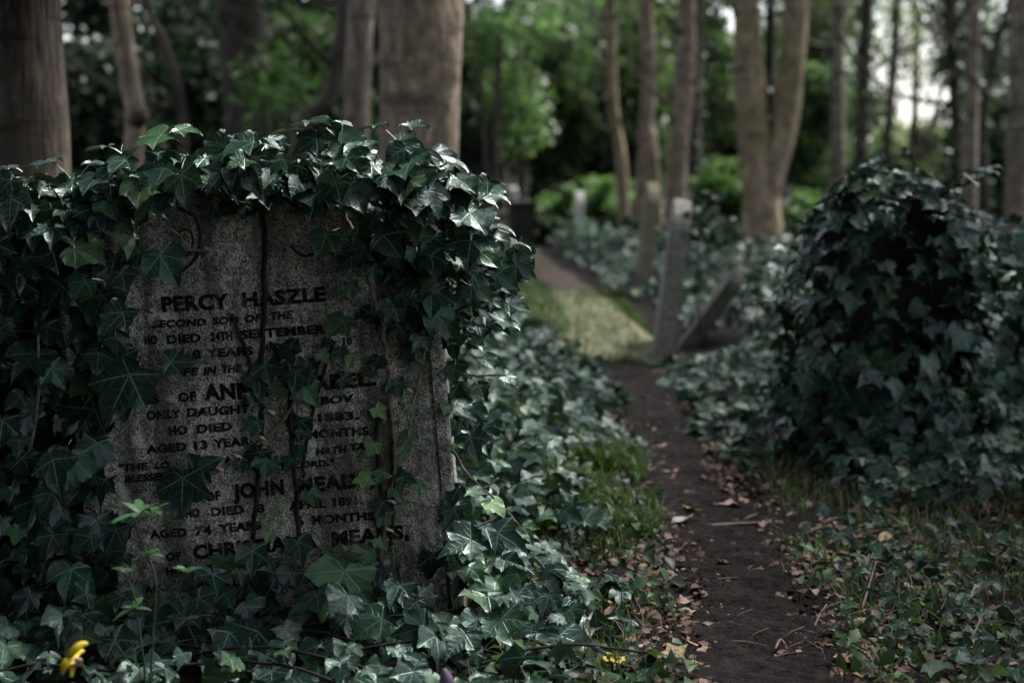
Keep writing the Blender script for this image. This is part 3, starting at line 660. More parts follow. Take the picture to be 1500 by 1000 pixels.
# ------------------------------------------------------------------ ivy carpet at the foot of the stone
ivyC = thing('ivy_plant', 'carpet of broad ivy leaves spread at the foot of the inscribed gravestone', 'ivy', (-.35, 2.55, 0))
P, N, Tp, Sz = [], [], [], []
n = 520
xx = RNG.uniform(-1.25, .24, n); yy = RNG.uniform(2.2, 2.95, n)
for x, y in zip(xx, yy):
    front = (2.78-y); inside = base.x-SW/2-.02 < x < base.x+SW/2+.02
    if inside and SY-.02 < y: continue
    hump = .10+.07*float(sstep(2.35, 2.72, y)) - .12*float(sstep(-.05, .24, x)) - .03*float(sstep(2.5, 2.2, y))
    z = hz(x, y)+max(.012, hump*RNG.uniform(.15, 1.0))
    put((x, y, z), jit((.15, -.48, .75), .34), jit((.1, -.75, -.55), .35), RNG.uniform(.04, .10))
for x, y, wpx, ang in [(505,835,125,110),(470,890,110,100),(380,925,100,120),(270,905,120,110),(630,925,115,120),(680,935,110,40),(560,905,85,150),(720,865,85,60),(735,905,95,70),(590,970,75,90),(370,985,70,95),(250,975,110,90),(150,920,85,110),(120,900,80,100),(820,930,100,70),(640,965,80,110),(700,905,70,110),(610,880,80,60),(730,780,80,20),(690,790,85,150),(760,870,75,60),(780,945,90,60),(840,985,90,40)]:
    Yv = 2.62 if y < 900 else 2.5
    p = atY(x, y, Yv); a = math.radians(ang); put(p, jit((.05, -.6, .62), .12), (math.cos(a), -.5, -math.sin(a)*.8), wpx/F*Yv)
split_leaves(ivyC, LM+LMB, LEAF, M['ivy'], *map(np.array, (P, N, Tp, Sz)))
for k in range(14):
    x = RNG.uniform(-.9, .1); y = RNG.uniform(2.3, 2.6); a = RNG.uniform(-.6, .6); z = hz(x, y)
    stem(ivyC, [(x-.18*math.cos(a), y-.18*math.sin(a), z+.03), (x, y, z+.06), (x+.18*math.cos(a), y+.18*math.sin(a), z+.03)], .003, M['stem_dark'])

# ------------------------------------------------------------------ ivy on the banks beside the path
def bank(cond, x0, x1, y0, y1, n, s0, s1, depth):
    x = RNG.uniform(x0, x1, n*3); y = RNG.uniform(y0, y1, n*3); d = path_d(x, y); m = cond(x, y, d); x, y, d = x[m][:n], y[m][:n], d[m][:n]
    clump = np.clip(.62+1.5*fbm(x*2.2, y*2.2, 3), .15, 1.3); edge = sstep(.10, .45, np.abs(d))
    z = height(x, y)+depth*clump*edge*RNG.uniform(.25, 1, len(x))+.015
    nn = np.stack([.25*fbm(x*3, y*3)*4, -.38+.3*fbm(y*3+9, x*3), np.ones(len(x))*.85], 1)+RNG.normal(0, .40, (len(x), 3))
    tp = np.stack([-np.sign(d)*.3, -.7*np.ones(len(x)), -.3*np.ones(len(x))], 1)+RNG.normal(0, .45, (len(x), 3))
    return np.stack([x, y, z], 1), nn, tp, RNG.uniform(s0, s1, len(x))
def left_cond(x, y, d):
    e = np.where(y < 4.15, -.34, -.105)+.12*fbm(x*4, y*4)*2
    behind = ~((y < 3.0) & (x < -.02))
    return (d < e) & behind
ivyL = thing('ivy_bank', 'ivy bank between the inscribed gravestone and the path', 'ivy', (.1, 5.0, 0))
p, n_, t_, s_z = bank(left_cond, -1.9, .9, 2.9, 6.9, 3400, .05, .105, .19)
split_leaves(ivyL, LMG, LEAF_LOW, M['ivy_ground'], p, n_, t_, s_z)
ivyR = thing('ivy_bank', 'ivy spreading right of the path around the ivy-clad headstone', 'ivy', (1.3, 5.0, 0))
p, n_, t_, s_z = bank(lambda x, y, d: (d > np.where(y < 4.25, .38, .13)+.12*fbm(x*4, y*4)*2) & (y > 3.85-.25*x) & ~((x > .70) & (x < 1.12) & (y > 6.38)), .3, 3.0, 3.5, 6.6, 3700, .045, .095, .18)
split_leaves(ivyR, LMG, LEAF_LOW, M['ivy_ground'], p, n_, t_, s_z)
ivyS = thing('ivy_plant', 'scattered small ivy sprigs creeping through the weeds right of the near path', 'ivy', (1.1, 3.2, 0))
p, n_, t_, s_z = bank(lambda x, y, d: (d > .26) & (fbm(x*2.5+8, y*2.5, 3) > -.02), .5, 2.3, 2.3, 4.0, 420, .03, .07, .06)
split_leaves(ivyS, LMG, LEAF_LOW, M['ivy_ground'], p, n_, t_, s_z)
ivyF = thing('ivy_bank', 'distant ivy ground cover beneath the trees beyond the leaning headstone', 'ivy', (2.0, 9.5, 0), )
slabx = lambda x, y: (x > -.05) & (x < .95) & (y > 6.9) & (y < 8.8)
p, n_, t_, s_z = bank(lambda x, y, d: (np.abs(d) > .3) & ~((x < .9) & (y < 9.0)) & ~((x < .35) & (y < 15)) & ~((x > .70) & (x < 1.12) & (y < 6.95)), -1.0, 6.0, 6.6, 16, 7000, .07, .12, .22)
leaf_stuff('leaf_mass', ivyF, LEAF_LOW, M['ivy_ground'], p, n_, t_, s_z)
ivyW = thing('ivy_bank', 'ivy ground cover under the trees behind the inscribed gravestone', 'ivy', (-3.0, 7.0, 0))
p, n_, t_, s_z = bank(lambda x, y, d: (d < -.5) & (y > 3.1), -6.5, -.2, 3.1, 14, 5000, .07, .12, .22)
leaf_stuff('leaf_mass', ivyW, LEAF_LOW, M['ivy_ground'], p, n_, t_, s_z)

# ------------------------------------------------------------------ ivy-clad headstone on the right
MC = Vector((1.155, 4.35, 0))
headstone('headstone', 'dark headstone hidden inside the ivy mound right of the path', (MC.x, MC.y, hz(MC.x, MC.y)), (0, math.radians(2), math.radians(-8)), .46, .80, .12, M['stone_dark'])
def mound(center, hw, hd, hgt, n, s0, s1, wob, power=4.5):
    P_, N_, T_, S_ = [], [], [], []
    z0 = hz(center.x, center.y)
    for i in range(n):
        u = RNG.random()**.9; a = RNG.uniform(0, 2*math.pi)
        k = (1-.97*u**power)**.5; rr = RNG.uniform(.72, 1.12)*(1+wob*4*float(fbm(np.array([math.cos(a)*1.6+5]), np.array([math.sin(a)*1.6+u*3.5]), 2)[0]))
        ca, sa = math.cos(a), math.sin(a)
        sx = abs(ca)**.7*np.sign(ca); sy = abs(sa)**.7*np.sign(sa)
        if RNG.random() < .05: rr *= 1.22
        p = (center.x+hw*k*sx*rr, center.y+hd*k*sy*rr, z0+hgt*u*RNG.uniform(.95, 1.04)+.02)
        P_.append(p); N_.append(tuple(jit((ca*.9, sa*.9, .35+.9*u**2), .4))); T_.append(tuple(jit((ca*.2, sa*.2, -1+.7*u**6), .45))); S_.append(RNG.uniform(s0, s1))
    return map(np.array, (P_, N_, T_, S_))
ivyM = thing('ivy_plant', 'tall mound of ivy clothing a headstone right of the path', 'ivy', (MC.x, MC.y, hz(MC.x, MC.y)))
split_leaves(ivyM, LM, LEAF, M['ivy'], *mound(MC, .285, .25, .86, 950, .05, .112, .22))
for k in range(10):
    a = k*.63; stem(ivyM, [(MC.x+.27*math.cos(a), MC.y+.2*math.sin(a), .02), (MC.x+.26*math.cos(a+.2), MC.y+.18*math.sin(a+.2), .3), (MC.x+.22*math.cos(a), MC.y+.14*math.sin(a), .6)], [.007, .004], M['stem_dark'])
for k in range(11):
    a = RNG.uniform(0, 6.28); z = RNG.uniform(.45, .86); r_ = .22*(1-.5*(z/.9)**4)
    p0 = Vector((MC.x+r_*math.cos(a), MC.y+r_*.8*math.sin(a), z)); p1 = p0+Vector((math.cos(a)*.07, math.sin(a)*.07, .05)); p2 = p1+Vector((math.cos(a)*.07, math.sin(a)*.07, RNG.uniform(-.02, .05)))
    stem(ivyM, [p0, p1, p2], [.004, .002], M['stem_dark'], 8)
    q = np.array([tuple(p0.lerp(p2, f)+Vector((0, 0, .012))) for f in (.55, .8, 1.0)]); leaf_parts(ivyM, LM, q, np.array([tuple(jit((.2, -.3, .9), .3)) for _ in q]), np.array([tuple(jit((math.cos(a), math.sin(a), -.4), .5)) for _ in q]), wrand(3, .05, .085), 'shoot_leaf')
M2 = Vector((1.83, 5.0, 0))
ivyM2 = thing('ivy_plant', 'lower ivy hump at the right edge beside the tall ivy mound', 'ivy', (M2.x, M2.y, hz(M2.x, M2.y)))
split_leaves(ivyM2, LM, LEAF, M['ivy_ground'], *mound(M2, .5, .4, .64, 1000, .05, .09, .25), limit=200)
for k in range(9):
    a = k*.7; stem(ivyM2, [(M2.x+.35*math.cos(a), M2.y+.3*math.sin(a), .0), (M2.x+.25*math.cos(a), M2.y+.2*math.sin(a), .3), (M2.x+.1*math.cos(a), M2.y+.1*math.sin(a), .58)], [.012, .006], M['stem_dark'])

# ------------------------------------------------------------------ other graves along the path
b = gpx(977, 527)
hs1 = headstone('headstone', 'pale headstone seen edge-on leaning right beside the mossy slab', (b.x, b.y+.22, 0), (0, math.radians(6.5), math.radians(86)), .46, .76, .085, M['stone_pale'])
hs1.rotation_mode = 'XYZ'
# edge-on: the slab's width runs away from the camera and the whole stone leans to the right
hs1.matrix_basis = Matrix.Translation((b.x+.0, b.y+.22, -.02)) @ Matrix.Rotation(math.radians(6.5), 4, 'Y') @ Matrix.Rotation(math.radians(86), 4, 'Z')
b2 = gpx(943, 440)
hs2 = headstone('headstone', 'slim lichened headstone seen edge-on behind the pale leaning headstone', (0, 0, 0), (0, 0, 0), .5, .80, .085, M['stone_brown'])
hs2.matrix_basis = Matrix.Translation((b2.x, b2.y+.2, -.02)) @ Matrix.Rotation(math.radians(5), 4, 'Y') @ Matrix.Rotation(math.radians(88), 4, 'Z')
b3 = gpx(1012, 512)
hs3 = headstone('headstone', 'headstone tipped far over to the right behind the ivy right of the path', (0, 0, 0), (0, 0, 0), .42, .50, .07, M['stone_grey'])
hs3.matrix_basis = Matrix.Translation((b3.x, b3.y+.25, -.02)) @ Matrix.Rotation(math.radians(36), 4, 'Y') @ Matrix.Rotation(math.radians(84), 4, 'Z')
b4 = atY(850, 385, 14.0)
hs4 = headstone('headstone', 'small white round-topped headstone in the middle distance near path end', (b4.x, 14.2, hz(b4.x, 14.2)-.02), (0, 0, math.radians(88)), .5, .62, .09, M['stone_white'])
b5 = atY(752, 330, 17.5)
hs5 = headstone('headstone', 'small white squared headstone farthest left beyond the path end', (b5.x, 17.5, hz(b5.x, 17.5)-.02), (0, 0, math.radians(89)), .5, .60, .10, M['stone_white'], False)
# mossy ledger slab with a kerb, lying on the path line
sn, sf = gpx(912, 515, .04), gpx(868, 425, .04)
slab = thing('ledger_slab', 'flat mossy yellow-green grave slab lying in front of the pale headstone', 'grave slab', (.345, (sn.y+sf.y)/2, 0), (0, 0, math.radians(3)))
def box_mesh(name, sx, sy, sz, z0, mat, bev=.015, cuts=0, nz=0):
    bm = bmesh.new(); bmesh.ops.create_cube(bm, size=1)
    for v in bm.verts: v.co = Vector((v.co.x*sx, v.co.y*sy, (v.co.z+.5)*sz+z0))
    if bev: bmesh.ops.bevel(bm, geom=list(bm.edges), offset=bev, segments=2, affect='EDGES')
    if cuts: bmesh.ops.subdivide_edges(bm, edges=list(bm.edges), cuts=cuts, use_grid_fill=True)
    for v in bm.verts:
        if nz: v.co.z += nz*float(fbm(np.array([v.co.x*5+3]), np.array([v.co.y*5]), 3)[0])
    me = bpy.data.meshes.new(name); bm.to_mesh(me); bm.free(); me.materials.append(mat); return me
SLW, SLL = .66, abs(sf.y-sn.y)
gu, gv = np.meshgrid(np.linspace(-1.08, 1.08, 44), np.linspace(-1.04, 1.04, 90))
ed = np.minimum(1-np.abs(gu)+.10*fbm(gv*4+2, gu*0+gv*3, 3), (1-np.abs(gv))*SLL/SLW+.14*fbm(gu*4+7, gu*3, 3))
gz = .046*sstep(-.10, .12, ed)-.036+.030*fbm(gu*5, gv*9, 4)*sstep(0, .1, ed)+.03
nu_, nv_ = gu.shape[1], gu.shape[0]; I = np.arange(nu_*nv_).reshape(nv_, nu_)
Q = np.stack([I[:-1, :-1].ravel(), I[:-1, 1:].ravel(), I[1:, 1:].ravel(), I[1:, :-1].ravel()], 1)
obj('slab_body', mesh_np('slab_body', np.stack([gu.ravel()*SLW/2, gv.ravel()*SLL/2, gz.ravel()], 1), Q, True, mat=M['moss']), None, slab)
# dark chest behind, and ivy tufts on the pale headstone
bt = atY(764, 345, 15.8)
hedge_box = thing('chest_tomb', 'dark low chest tomb at the far end of the path', 'tomb', (bt.x, 15.9, hz(bt.x, 15.9)), (0, 0, .1))
obj('tomb_body', box_mesh('tomb_body', .24, .7, .50, -.06, M['stone_dark'], .01), None, hedge_box); obj('lid', box_mesh('lid', .29, .76, .06, .44, M['stone_dark'], .012), None, hedge_box)
tp = atY(1018, 330, b.y+.2)
tuft = thing('ivy_plant', 'ivy tuft hanging from the top of the pale leaning headstone', 'ivy', (tp.x, tp.y, .5))
pp = np.array([(tp.x+RNG.normal(.03, .075), b.y+.2+RNG.normal(0, .17), .60+RNG.normal(0, .09)) for i in range(80)])
leaf_parts(tuft, LMG, pp, np.array([tuple(jit((.2, -.5, .7), .4)) for i in pp]), np.array([tuple(jit((.2, 0, -1), .4)) for i in pp]), wrand(len(pp), .04, .07))
stem(tuft, [(tp.x+.03, tp.y-.1, .05), (tp.x+.0, tp.y-.08, .35), (tp.x+.02, tp.y-.05, .65)], [.006, .004], M['stem_dark'])
pp = np.array([(b4.x+RNG.normal(.03, .10), 13.95+RNG.normal(0, .1), RNG.uniform(.03, .36)) for i in range(160)])
tf2 = thing('ivy_plant', 'pale leafy growth at the foot of the white round-topped headstone', 'ivy', (b4.x, 13.9, 0))
leaf_parts(tf2, LMY, pp, np.array([tuple(jit((.2, -.5, .7), .4)) for i in pp]), np.array([tuple(jit((.2, 0, -1), .5)) for i in pp]), wrand(len(pp), .05, .085))

# ------------------------------------------------------------------ grass, weeds, litter
def blades(n, cond, x0, x1, y0, y1, h0, h1, name, label, mat, wd=.0035):
    x = RNG.uniform(x0, x1, n*4); y = RNG.uniform(y0, y1, n*4); m = cond(x, y, path_d(x, y)) & (fbm(x*5, y*5, 3) > -.06); x, y = x[m][:n], y[m][:n]
    n = len(x); h = RNG.uniform(h0, h1, n); a = RNG.uniform(0, 2*math.pi, n); lean = RNG.uniform(.1, 1.0, n)*h; z = height(x, y)
    dx, dy = np.cos(a), np.sin(a); px_, py_ = -dy*wd, dx*wd
    V = np.stack([np.stack([x-px_, y-py_, z-.005], 1), np.stack([x+px_, y+py_, z-.005], 1), np.stack([x+dx*lean*.35-px_*.8, y+dy*lean*.35-py_*.8, z+h*.6], 1), np.stack([x+dx*lean*.35+px_*.8, y+dy*lean*.35+py_*.8, z+h*.6], 1), np.stack([x+dx*lean, y+dy*lean, z+h*(1-.25*lean/h)], 1)], 1)
    T = np.array([[0, 1, 3], [0, 3, 2], [2, 3, 4]])[None]+(np.arange(n)*5)[:, None, None]
    return tag(obj(name, mesh_np(name, V.reshape(-1, 3), T.reshape(-1, 3), True, rnd=np.repeat(RNG.random(n), 5), mat=mat)), label, 'grass', kind='stuff')
blades(5200, lambda x, y, d: (d > -.62) & (d < -.13) & (y > 3.35), -.3, .8, 3.2, 4.4, .03, .085, 'grass', 'bright green grass patch on the left edge of the path', M['grass'])
blades(9000, lambda x, y, d: ((d > .2) | ((d < -.22) & (d > -.7))), -.1, 2.4, 2.1, 4.3, .015, .06, 'grass', 'short thin grass either side of the near path', M['grass'], .0022)
blades(14000, lambda x, y, d: (d < -.2) & (d > -2.6), -2.6, .8, 6.2, 15, .04, .12, 'grass', 'pale grass verge left of the far path', M['grass'], .006)
def leaflets(n, cond, x0, x1, y0, y1, s0, s1, hmax, name, label, cat, mat, flatn=.5, lob=6, dens=-.05):
    x = RNG.uniform(x0, x1, n*4); y = RNG.uniform(y0, y1, n*4); m = cond(x, y, path_d(x, y)) & (fbm(x*3.5+4, y*3.5, 3) > dens); x, y = x[m][:n], y[m][:n]
    n = len(x); z = height(x, y)+RNG.uniform(.004, hmax, n)
    a = np.arange(lob)/lob*2*math.pi; r = np.where(np.arange(lob) % 2, .42, .55)
    Vt = np.vstack([[0, 0, 0], np.stack([np.sin(a)*r*.8, np.cos(a)*r+.1, -.12*np.ones(lob)*np.cos(a*2)], 1)]); Tt = np.array([[0, (k+1) % lob+1, k+1] for k in range(lob)])
    N_ = np.stack([np.zeros(n), -.2*np.ones(n), np.ones(n)], 1)+RNG.normal(0, flatn, (n, 3)); N_[:, 2] = np.abs(N_[:, 2])+.2
    R = frames(N_, RNG.normal(0, 1, (n, 3))); s = RNG.uniform(s0, s1, n)
    V = np.einsum('nij,vj->nvi', R, Vt)*s[:, None, None]+np.stack([x, y, z], 1)[:, None]
    T = Tt[None]+(np.arange(n)*(lob+1))[:, None, None]
    return tag(obj(name, mesh_np(name, V.reshape(-1, 3), T.reshape(-1, 3), True, rnd=np.repeat(RNG.random(n), lob+1), mat=mat)), label, cat, kind='stuff')
off = lambda lo: (lambda x, y, d: (np.abs(d) > lo+.12*fbm(x*6, y*6)*2))
leaflets(2600, lambda x, y, d: (d > .15) | ((d < -.14) & (d > -.75)), -.1, 2.4, 2.1, 4.4, .007, .026, .05, 'weeds', 'low small-leaved weeds on both sides of the near path', 'weeds', M['weed'])
leaflets(6800, lambda x, y, d: np.abs(d) > .05, -.1, 2.4, 2.1, 4.6, .008, .030, .016, 'leaf_litter', 'fine brown leaf litter strewn around the near path', 'leaf litter', M['litter'], .3, dens=-.1)
leaflets(1100, lambda x, y, d: np.abs(d) < .22, -.2, 1.4, 2.1, 6.2, .006, .02, .016, 'leaf_litter', 'small crumbled leaf scraps trodden into the path', 'leaf litter', M['litter'], .3, dens=-.5)

leaflets(4200, lambda x, y, d: (d > .13) | ((d < -.12) & (d > -.75)), -.1, 2.4, 2.1, 4.4, .012, .042, .06, 'weeds', 'narrow-leaved weeds mixed into the near path edges', 'weeds', M['weed'], .8, lob=4)
blades(1500, lambda x, y, d: (np.abs(d) > .12) & (np.abs(d) < .95), -.1, 2.4, 2.1, 4.4, .02, .09, 'dry_grass', 'dry straw-coloured grass stalks around the near path', M['litter'], .0016)
# fallen leaves, each a thing
def dead_leaf(seed, lobed):
    rg = np.random.default_rng(seed); k = 14; a = np.arange(k)/k*2*math.pi
    r = .5*(1+(.35*np.cos(a*5) if lobed else .12*np.cos(a*2)))*(1+rg.uniform(-.12, .12, k)); r[k//2] *= .5
    V = [(0, 0, 0)]+[(math.sin(t)*q*.72, math.cos(t)*q, .22*abs(math.sin(t))*q+.14*math.sin(t*2+seed)*q+rg.uniform(-.03, .06)) for t, q in zip(a, r)]
    T = [[0, (i+1) % k+1, i+1] for i in range(k)]
    o = len(V); tv, tt = tube_arrays([(0, -.05, 0), (.03, -.45, .03), (.06, -.8, .08)], [.02, .018, .018], 3); V = np.vstack([V, tv]); T = np.vstack([T, tt+o])
    return mesh_np('fallen_leaf', V, T[:, ::-1] if False else T, True)
DL = [dead_leaf(s, s % 2) for s in range(6)]
def dmat(name, c):
    s = NT(name); oc = s.coord('Object'); n = s.noise(oc, 5, 4); s.base(s.mix(n, tuple(x*.5 for x in c), tuple(min(1, x*1.35) for x in c)), .65, .35); s.bump(n, .4, .02); return s.m
DM = [dmat('tan_dead_leaf', (.33, .24, .13)), dmat('brown_dead_leaf', (.17, .10, .07)), dmat('pinkish_dead_leaf', (.26, .155, .125)), dmat('grey_dead_leaf', (.28, .27, .23)), dmat('yellow_dead_leaf', (.52, .40, .06))]
DV = {}
def fallen(x, y, s, k, mi, label, tilt=.25, group=None, lift=.012):
    p = gpx(x, y); z = hz(p.x, p.y)
    if (k, mi) not in DV: m = DL[k].copy(); m.materials.clear(); m.materials.append(DM[mi]); DV[(k, mi)] = m
    o = tag(obj('fallen_leaf', DV[(k, mi)]), label, 'fallen leaf', group)
    sc = s/F*p.y
    o.location = (p.x, p.y, z+lift); o.scale = (sc, sc, sc); o.rotation_euler = (RNG.normal(0, tilt), RNG.normal(0, tilt), RNG.uniform(0, 6.28)); return o
fallen(985, 985, 46, 1, 0, 'curled tan fallen leaf at the bottom edge left of the path', .5, lift=.03)
fallen(1310, 712, 44, 3, 0, 'upright tan fallen leaf in front of the ivy-clad headstone', 1.0, lift=.05)
fallen(1012, 748, 28, 2, 4, 'pale yellow fallen leaf on the left edge of the grass', .4, lift=.02)
fallen(998, 765, 30, 0, 3, 'long pale fallen leaf just below the yellow one by the grass', .2, lift=.02)
fallen(1058, 828, 22, 1, 4, 'bright yellow fallen leaf lying mid path', .4, lift=.02)
fallen(1298, 803, 30, 4, 0, 'pale tan oval fallen leaf on weeds right of the path', .2, lift=.03)
fallen(1435, 893, 48, 5, 3, 'big grey curled fallen leaf on weeds at the right', .5, lift=.045)
fallen(1412, 960, 44, 3, 3, 'grey broken fallen leaf near the bottom right corner', .4, lift=.03)
fallen(1182, 962, 40, 1, 2, 'pink-brown lobed fallen leaf on the path near the bottom', .15)
fallen(1168, 946, 30, 5, 2, 'smaller pink-brown fallen leaf just above the lobed one on the path', .15)
fallen(1240, 972, 44, 3, 2, 'reddish fallen leaf at the right edge of the near path', .2)
fallen(1270, 848, 30, 1, 0, 'rust tan fallen leaf standing up among right-hand weeds', .9, lift=.04)
fallen(1205, 846, 28, 3, 2, 'pinkish tan fallen leaf beside the green weed tuft right of the path', .3, lift=.03)
fallen(1077, 800, 26, 1, 1, 'orange-brown fallen leaf flat across the middle of the path', .15)
fallen(1480, 835, 34, 5, 1, 'purple-brown fallen leaf by the right edge of the picture', .4, lift=.03)
fallen(860, 935, 60, 3, 3, 'crumpled pale fallen leaf at the edge of the foot ivy', .5, lift=.03)
fallen(900, 985, 44, 1, 4, 'dull yellow fallen leaf beneath the foot ivy at the bottom', .4, lift=.02)
fallen(1330, 935, 34, 2, 1, 'dark brown fallen leaf among weeds right of the near path', .4, lift=.02)
fallen(1075, 742, 40, 5, 2, 'pinkish fallen leaf beside the root crossing the path', .15)
fallen(985, 690, 24, 1, 2, 'small pink-tan fallen leaf at the left path edge by the ivy bank', .2)
fallen(972, 655, 22, 3, 2, 'blurred tan fallen leaf on the path below the ivy bank', .2)
for (x, y) in [(1035,700),(1060,720),(1110,690),(1090,735),(1010,725),(950,610),(962,628),(940,585),(1120,770),(1140,735),(1160,760),(1185,745)]:
    fallen(x, y, RNG.uniform(14, 24), int(RNG.integers(6)), int(RNG.integers(1, 3)), 'small brown leaf scattered on the path bend by the ivy', .25, 'leaves on the path bend')
for i in range(46):
    x, y = RNG.uniform(1180, 1500), RNG.uniform(720, 995)
    if abs(float(path_d(np.array([gpx(x, y).x]), np.array([gpx(x, y).y]))[0])) < .2: continue
    fallen(x, y, RNG.uniform(12, 26), int(RNG.integers(6)), int(RNG.choice([0, 1, 1, 2, 2, 3])), 'small dead leaf caught in the weeds right of the near path', .4, 'dead leaves in the right-hand weeds', .025)
for i in range(16):
    x, y = RNG.uniform(860, 1030), RNG.uniform(850, 995)
    fallen(x, y, RNG.uniform(12, 24), int(RNG.integers(6)), int(RNG.choice([0, 1, 2, 3])), 'small dead leaf between the foot ivy and the near path', .4, 'dead leaves left of the near path', .02)
# twigs
def twig(pts, r, label, group=None, lift=.012):
    P_ = [];
    for x, y, dz in pts: p = gpx(x, y); P_.append((p.x, p.y, hz(p.x, p.y)+lift+dz))
    t = thing('twig', label, 'twig', P_[0], (0, 0, 0), group); V, T = tube_arrays(smooth_pts(P_, 12)-np.array(P_[0]), np.linspace(r, r*.5, 12), 5, .3, RNG.random()*9)
    obj('shoot', mesh_np('shoot', V, T, True, mat=M['twig']), None, t)
    k = 6; q = smooth_pts(P_, 12)[k]-np.array(P_[0]); V, T = tube_arrays([q, q+np.array([.02, .015, .012]), q+np.array([.045, .02, .02])], [r*.6, r*.5, r*.3], 4); obj('side_shoot', mesh_np('side_shoot', V, T, True, mat=M['twig']), None, t)
twig([(1030,772,0),(1080,768,.004),(1130,768,0)], .007, 'thick root-like stick lying across the path')
twig([(1175,788,0),(1200,782,.004),(1218,777,0)], .006, 'stubby brown stick at the right path edge')
twig([(1298,728,.03),(1330,718,.03),(1358,708,.04)], .006, 'straight grey stick under the upright tan leaf')
twig([(1262,900,.0),(1272,880,.02),(1282,862,.05)], .003, 'thin pale twig standing in weeds right of the path')
twig([(1135,960,.01),(1145,945,.008),(1158,965,0)], .003, 'bent thin twig on the near path')
twig([(1190,930,0),(1200,915,.01),(1210,905,.02)], .003, 'short thin twig at the right of the near path')
twig([(1425,955,.02),(1435,935,.03),(1450,922,.03)], .0025, 'thin forked twig near the bottom right')
for i in range(12):
    x, y = RNG.uniform(1050, 1480), RNG.uniform(740, 980); a = RNG.uniform(-.6, .6); L = RNG.uniform(14, 36)
    twig([(x-L*math.cos(a), y+L*.4*math.sin(a), 0), (x, y, .006), (x+L*math.cos(a), y-L*.4*math.sin(a), .004)], .002, 'tiny dry twig in the litter around the near path', 'tiny twigs in the litter')

# ------------------------------------------------------------------ small plants in the near left
def whorl(parent, c_, n, L, up, seed):
    rg = np.random.default_rng(seed); inv = parent.matrix_basis.inverted()
    for k in range(n):
        a = k/n*6.283+rg.uniform(-.2, .2); d = np.array([math.cos(a), math.sin(a), up+rg.uniform(-.3, .9)]); d /= np.linalg.norm(d); s = np.cross(d, [0, 0, 1]); s /= np.linalg.norm(s); l = L*rg.uniform(.75, 1.1)
        pts = []; ws = [.15, .8, 1, .75, .05]
        for q, wv in zip(np.linspace(0, 1, 5), ws):
            m = np.array(c_)+d*l*q+np.array([0, 0, -.35*l*q*q]); pts += [m-s*wv*.0075, m+s*wv*.0075]
        V = np.array([tuple(inv @ Vector(p)) for p in pts]); T = np.array([[2*i, 2*i+1, 2*i+3] for i in range(4)]+[[2*i, 2*i+3, 2*i+2] for i in range(4)])
        obj('leaf', mesh_np('cleaver_leaf', V, T, True, mat=M['cleaver']), None, parent)
CY = 2.22
cl = thing('cleavers_weed', 'blurred bright green whorled weed rising before the gravestone lower left', 'weed', (atY(215, 960, CY).x, CY, 0))
def cp(x, y, dy=0): return tuple(atY(x, y, CY+dy))
stem(cl, [(cl.location.x, CY, hz(cl.location.x, CY)), cp(225, 920), cp(228, 850), cp(207, 790), cp(195, 755)], [.0022, .002], M['stem_green'])
stem(cl, [(cl.location.x, CY, .02), cp(200, 890), cp(192, 860), cp(182, 840)], [.002, .0016], M['stem_green']); stem(cl, [cp(226, 900), cp(245, 870), cp(268, 845)], [.0016, .0014], M['stem_green'])
whorl(cl, cp(205, 752), 9, .056, .25, 1); whorl(cl, cp(222, 750), 6, .045, .3, 5); whorl(cl, cp(216, 812), 6, .028, .2, 2); whorl(cl, cp(182, 838), 7, .028, .5, 3); whorl(cl, cp(196, 890), 5, .034, .1, 6); whorl(cl, cp(272, 840), 7, .030, .5, 4)
FY = 2.0
fl = thing('yellow_flower', 'wilted yellow flower with drooping petals in the bottom left corner', 'flower', (atY(120, 1000, FY).x, FY, 0))
def fp(x, y, dy=0): return tuple(atY(x, y, FY+dy))
stem(fl, [(fl.location.x+.03, FY+.03, hz(fl.location.x, FY)), fp(150, 1000, .03), fp(128, 985, .02), fp(116, 968, .01)], [.003, .0025], M['stem_green'])
def petal(pts, wd):
    inv = fl.matrix_basis.inverted(); C = smooth_pts([inv @ Vector(p) for p in pts], 9); V = []; 
    for i, c0 in enumerate(C):
        t = i/8; wv = wd*(math.sin(math.pi*min(1, t*.85+.12))**.6); s = np.array([-.55, -.25, .8]); V += [c0-s*wv, c0+np.array([.0, -.003, 0]), c0+s*wv]
    T = []
    for i in range(8):
        for k in range(2): a = i*3+k; T += [[a, a+1, a+4], [a, a+4, a+3]]
    obj('petal', mesh_np('petal', np.array(V), np.array(T), True, mat=M['petal']), None, fl)
petal([fp(108, 962), fp(102, 960, -.01), fp(110, 950, -.012), fp(122, 942, -.005), fp(130, 941)], .0065); petal([fp(108, 966), fp(100, 968, -.01), fp(93, 976, -.012), fp(91, 987, -.005)], .007); petal([fp(110, 964, .01), fp(114, 955, .02), fp(124, 952, .03)], .005); petal([fp(110, 968, .01), fp(106, 978, .015), fp(104, 990, .012)], .005)
bm = bmesh.new(); bmesh.ops.create_icosphere(bm, subdivisions=2, radius=.007)
for v in bm.verts: v.co *= 1+.6*(random.random()-.5); v.co.x *= 1.5
me = bpy.data.meshes.new('flower_head'); bm.to_mesh(me); bm.free(); h_ = obj('flower_head', me, M['pinkish'], fl); h_.location = fl.matrix_basis.inverted() @ Vector(fp(111, 968, .005))
bd = thing('purple_bud', 'dark purple bud poking up at the bottom edge beneath the ivy', 'bud', (atY(656, 1010, 2.2).x, 2.2, 0))
q0 = atY(656, 978, 2.2); z0 = hz(bd.location.x, 2.2)
